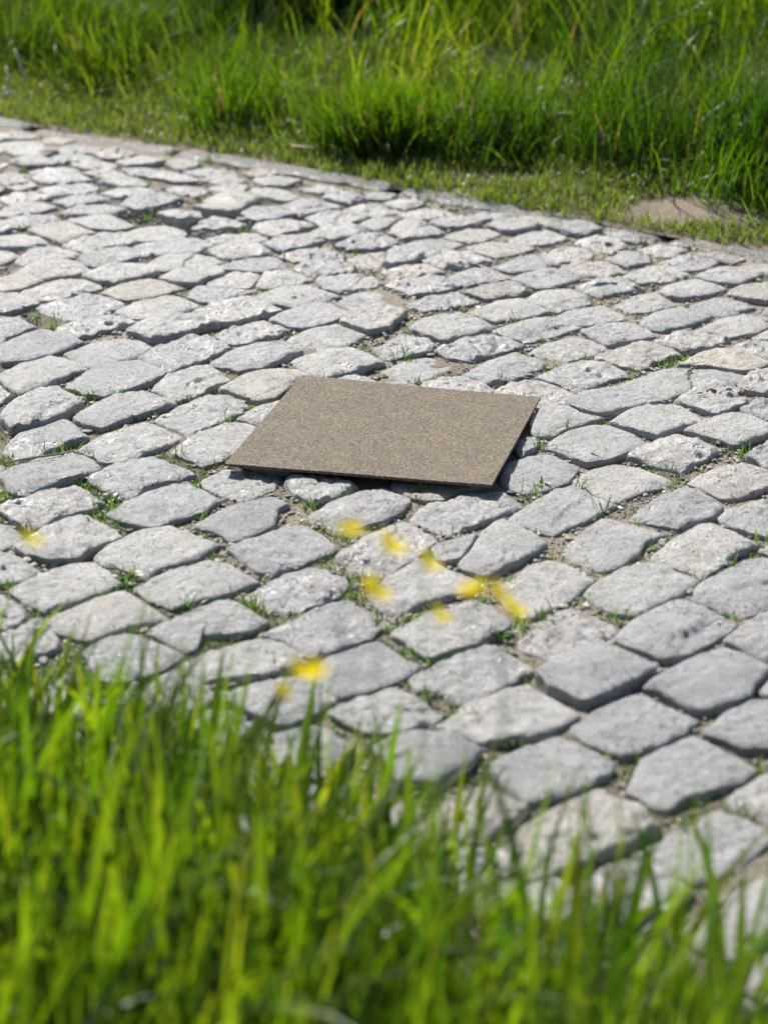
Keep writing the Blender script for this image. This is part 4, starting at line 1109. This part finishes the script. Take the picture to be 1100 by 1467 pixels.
def buttercup(head, rad, tilt_az, tilt, open_, label, seed):
    r = random.Random(seed)
    hx, hy, hz = head
    bx, by = hx + r.uniform(-.07, .07), hy + r.uniform(-.10, .02)
    gz = near_z0(bx * ER[0] + by * ER[1], bx * EN[0] + by * EN[1])
    rad *= 1.75; open_ *= .88; tilt *= .8
    t_ = empty('buttercup', (bx, by, gz)); tag(t_, label, 'flower', 'yellow buttercups in front of the road')
    H = Vector((hx - bx, hy - by, hz - gz))
    ax = Vector((math.cos(tilt_az) * math.sin(tilt), math.sin(tilt_az) * math.sin(tilt), math.cos(tilt)))
    mid = H * .5 + Vector((r.uniform(-.02, .02), r.uniform(-.02, .02), .02))
    pts = []
    for i in range(9):
        f = i / 8
        pts.append(((1 - f) ** 2) * Vector((0, 0, 0)) + 2 * f * (1 - f) * mid + f * f * H)
    st = tube(pts, .0007, M['weed'], 'stem', t_)
    q = ax.to_track_quat('Z', 'Y')
    for i in range(5):
        V, F = [], []
        a0 = i * 2 * math.pi / 5 + r.uniform(-.12, .12); segs = 6; op = open_ * r.uniform(.85, 1.15)
        rows = []
        px_, pz_ = 0.0, 0.0
        for k in range(segs + 1):
            f = k / segs; w = rad * .74 * math.sin(math.pi * min(.97, (.10 + .62 * f))) ** .8 * (1 if f < .85 else .72)
            ang = op * (1 - .55 * f)                     # from the axis outwards, the tip curving up to a cup
            for j in range(5):
                s_ = (j - 2) / 2
                lx = px_; ly = s_ * w * .5; lz = pz_ + (s_ * s_) * w * .12
                c_, sn = math.cos(a0), math.sin(a0)
                p = q @ Vector((lx * c_ - ly * sn, lx * sn + ly * c_, lz))
                V.append(tuple(H + p))
            px_ += math.sin(ang) * rad / segs; pz_ += math.cos(ang) * rad / segs
        F = [(k * 5 + j, k * 5 + j + 1, k * 5 + j + 6, k * 5 + j + 5) for k in range(segs) for j in range(4)]
        o = mesh('petal', V, F, M['petal'], t_)
        vcol(o, np.full(len(V), r.random()))
    cp = [H + q @ Vector((0, 0, z)) for z in (0.0, rad * .12, rad * .24, rad * .32)]
    tube(cp, [rad * .10, rad * .20, rad * .19, rad * .05], M['centre'], 'flower_centre', t_, (0, 0, 0), 8)
buttercup((-0.025, 1.5266, 0.6688), 0.008, 0.9, 0.35, 1.35, 'single buttercup nearest the front edge of the mat', 40)
buttercup((0.0005, 1.5772, 0.6342), 0.01, 0.25, 1.0, 1.3, 'buttercup just right of and below the one nearest the mat, tilted to the right', 41)
buttercup((0.03, 1.6273, 0.5984), 0.009, 0.3, 1.05, 1.3, 'pale buttercup between the tilted one and the rightmost cluster', 42)
buttercup((-0.0117, 1.537, 0.6157), 0.0105, 0.2, 0.95, 1.25, 'large buttercup at the left of the lower cluster over a weed', 43)
buttercup((0.0405, 1.5841, 0.5727), 0.008, 0.5, 0.75, 1.3, 'small buttercup low in the middle, left of the rightmost cluster', 44)
buttercup((0.0644, 1.5101, 0.6291), 0.008, 2.6, 0.5, 1.35, 'left flower of the rightmost cluster of buttercups', 45)
buttercup((0.0807, 1.5637, 0.6017), 0.0085, 0.2, 1.05, 1.25, 'middle flower of the rightmost cluster of buttercups', 46)
buttercup((0.0948, 1.6139, 0.5663), 0.009, 0.3, 1.0, 1.3, 'right flower of the rightmost cluster of buttercups, hanging lowest', 47)
buttercup((-0.0559, 1.5138, 0.5598), 0.011, 0.9, 0.3, 1.35, 'wide open buttercup just above the tips of the foreground grass', 48)
buttercup((-0.0821, 1.5628, 0.5216), 0.007, 0.1, 1.4, 1.0, 'half closed buttercup beside the wide open one above the grass tips', 49)
buttercup((-0.2536, 1.5239, 0.6623), 0.007, 0.4, 0.6, 1.3, 'lone buttercup far to the left of all the others', 50)

# ------------------------------------------------------------------ straws, dead stems and crumbs
def straw(pts, rad, label, mat_='straw', name='straw', cat='straw'):
    p0 = Vector(pts[0])
    o = tube([Vector(p) - p0 for p in pts], rad, M[mat_], name, None, tuple(p0), 5)
    tag(o, label, cat)
    return o
straw([(-0.217, 5.366, 0.02), (-0.179, 5.329, 0.024), (-0.144, 5.332, 0.02)], .0035, 'short pale straw lying on the trodden turf behind the kerb')
straw([(-0.594, 3.362, 0.004), (-0.565, 3.369, 0.008), (-0.534, 3.376, 0.01), (-0.505, 3.393, 0.008), (-0.489, 3.422, 0.003)], [.0012,.0018,.0020,.0018,.0010], 'dry tan stalk lying in a joint at the left edge')
straw([(0.6914, 6.0691, 0.1585), (0.7489, 6.0294, 0.1931), (0.7913, 6.0182, 0.2184), (0.8321, 5.9949, 0.2405)], .004, 'bent bleached grass stem in the tall grass at the top right', 'pale', 'dry_straw', 'straw')
straw([(0.8038, 5.9459, 0.2528), (0.8304, 5.8779, 0.2197), (0.8547, 5.8096, 0.1856), (0.8757, 5.8022, 0.1679)], .004, 'bright green slanting stem in front of the tall grass at the top right', 'weed', 'green_straw', 'grass stalk')
straw([(-0.929, 5.703, 0.1377), (-0.9221, 5.6878, 0.1012), (-0.9255, 5.6766, 0.0742)], [.003,.004,.0015], 'leftmost of the bleached drooping blades at the left edge of the far verge', 'pale', 'dry_straw', 'dry grass')
straw([(-0.9083, 5.7196, 0.1774), (-0.8946, 5.705, 0.1425), (-0.8842, 5.6878, 0.1012)], [.003,.004,.0015], 'tallest of the bleached drooping blades at the left edge of the far verge', 'pale', 'dry_straw', 'dry grass')
straw([(-0.9462, 5.676, 0.0726), (-0.9186, 5.6779, 0.0774), (-0.8946, 5.6799, 0.0821)], [.003,.004,.0015], 'bleached blade lying low at the left edge of the far verge', 'pale', 'dry_straw', 'dry grass')
for cx, cy, cs, lab in [(0.551, 3.694, 0.009, 'largest brown crumb of dry earth lying on the crumbled sett at the right'), (0.583, 3.705, 0.006, 'rear crumb of the touching pair of earth crumbs on the crumbled sett'), (0.587, 3.691, 0.007, 'front crumb of the touching pair of earth crumbs on the crumbled sett'), (0.6, 3.687, 0.008, 'rightmost brown crumb of earth, on the right rim of the crumbled sett'), (0.532, 3.684, 0.007, 'leftmost brown crumb of earth on the crumbled sett at the right'), (0.569, 3.687, 0.004, 'smallest brown crumb of earth, between the largest crumb and the touching pair')]:
    V_ = [tuple(np.array(a) * np.array((cs * 1.2, cs * .8, cs * .5)) * random.uniform(.75, 1.2) + np.array((0, 0, cs * .3))) for a in ico]
    o = mesh('soil_clod', V_, [tuple(int(q) for q in f) for f in icf], M['clod'], None, False, (cx, cy, .002))
    tag(o, lab, 'clod', 'crumbs of earth on the crumbled sett')
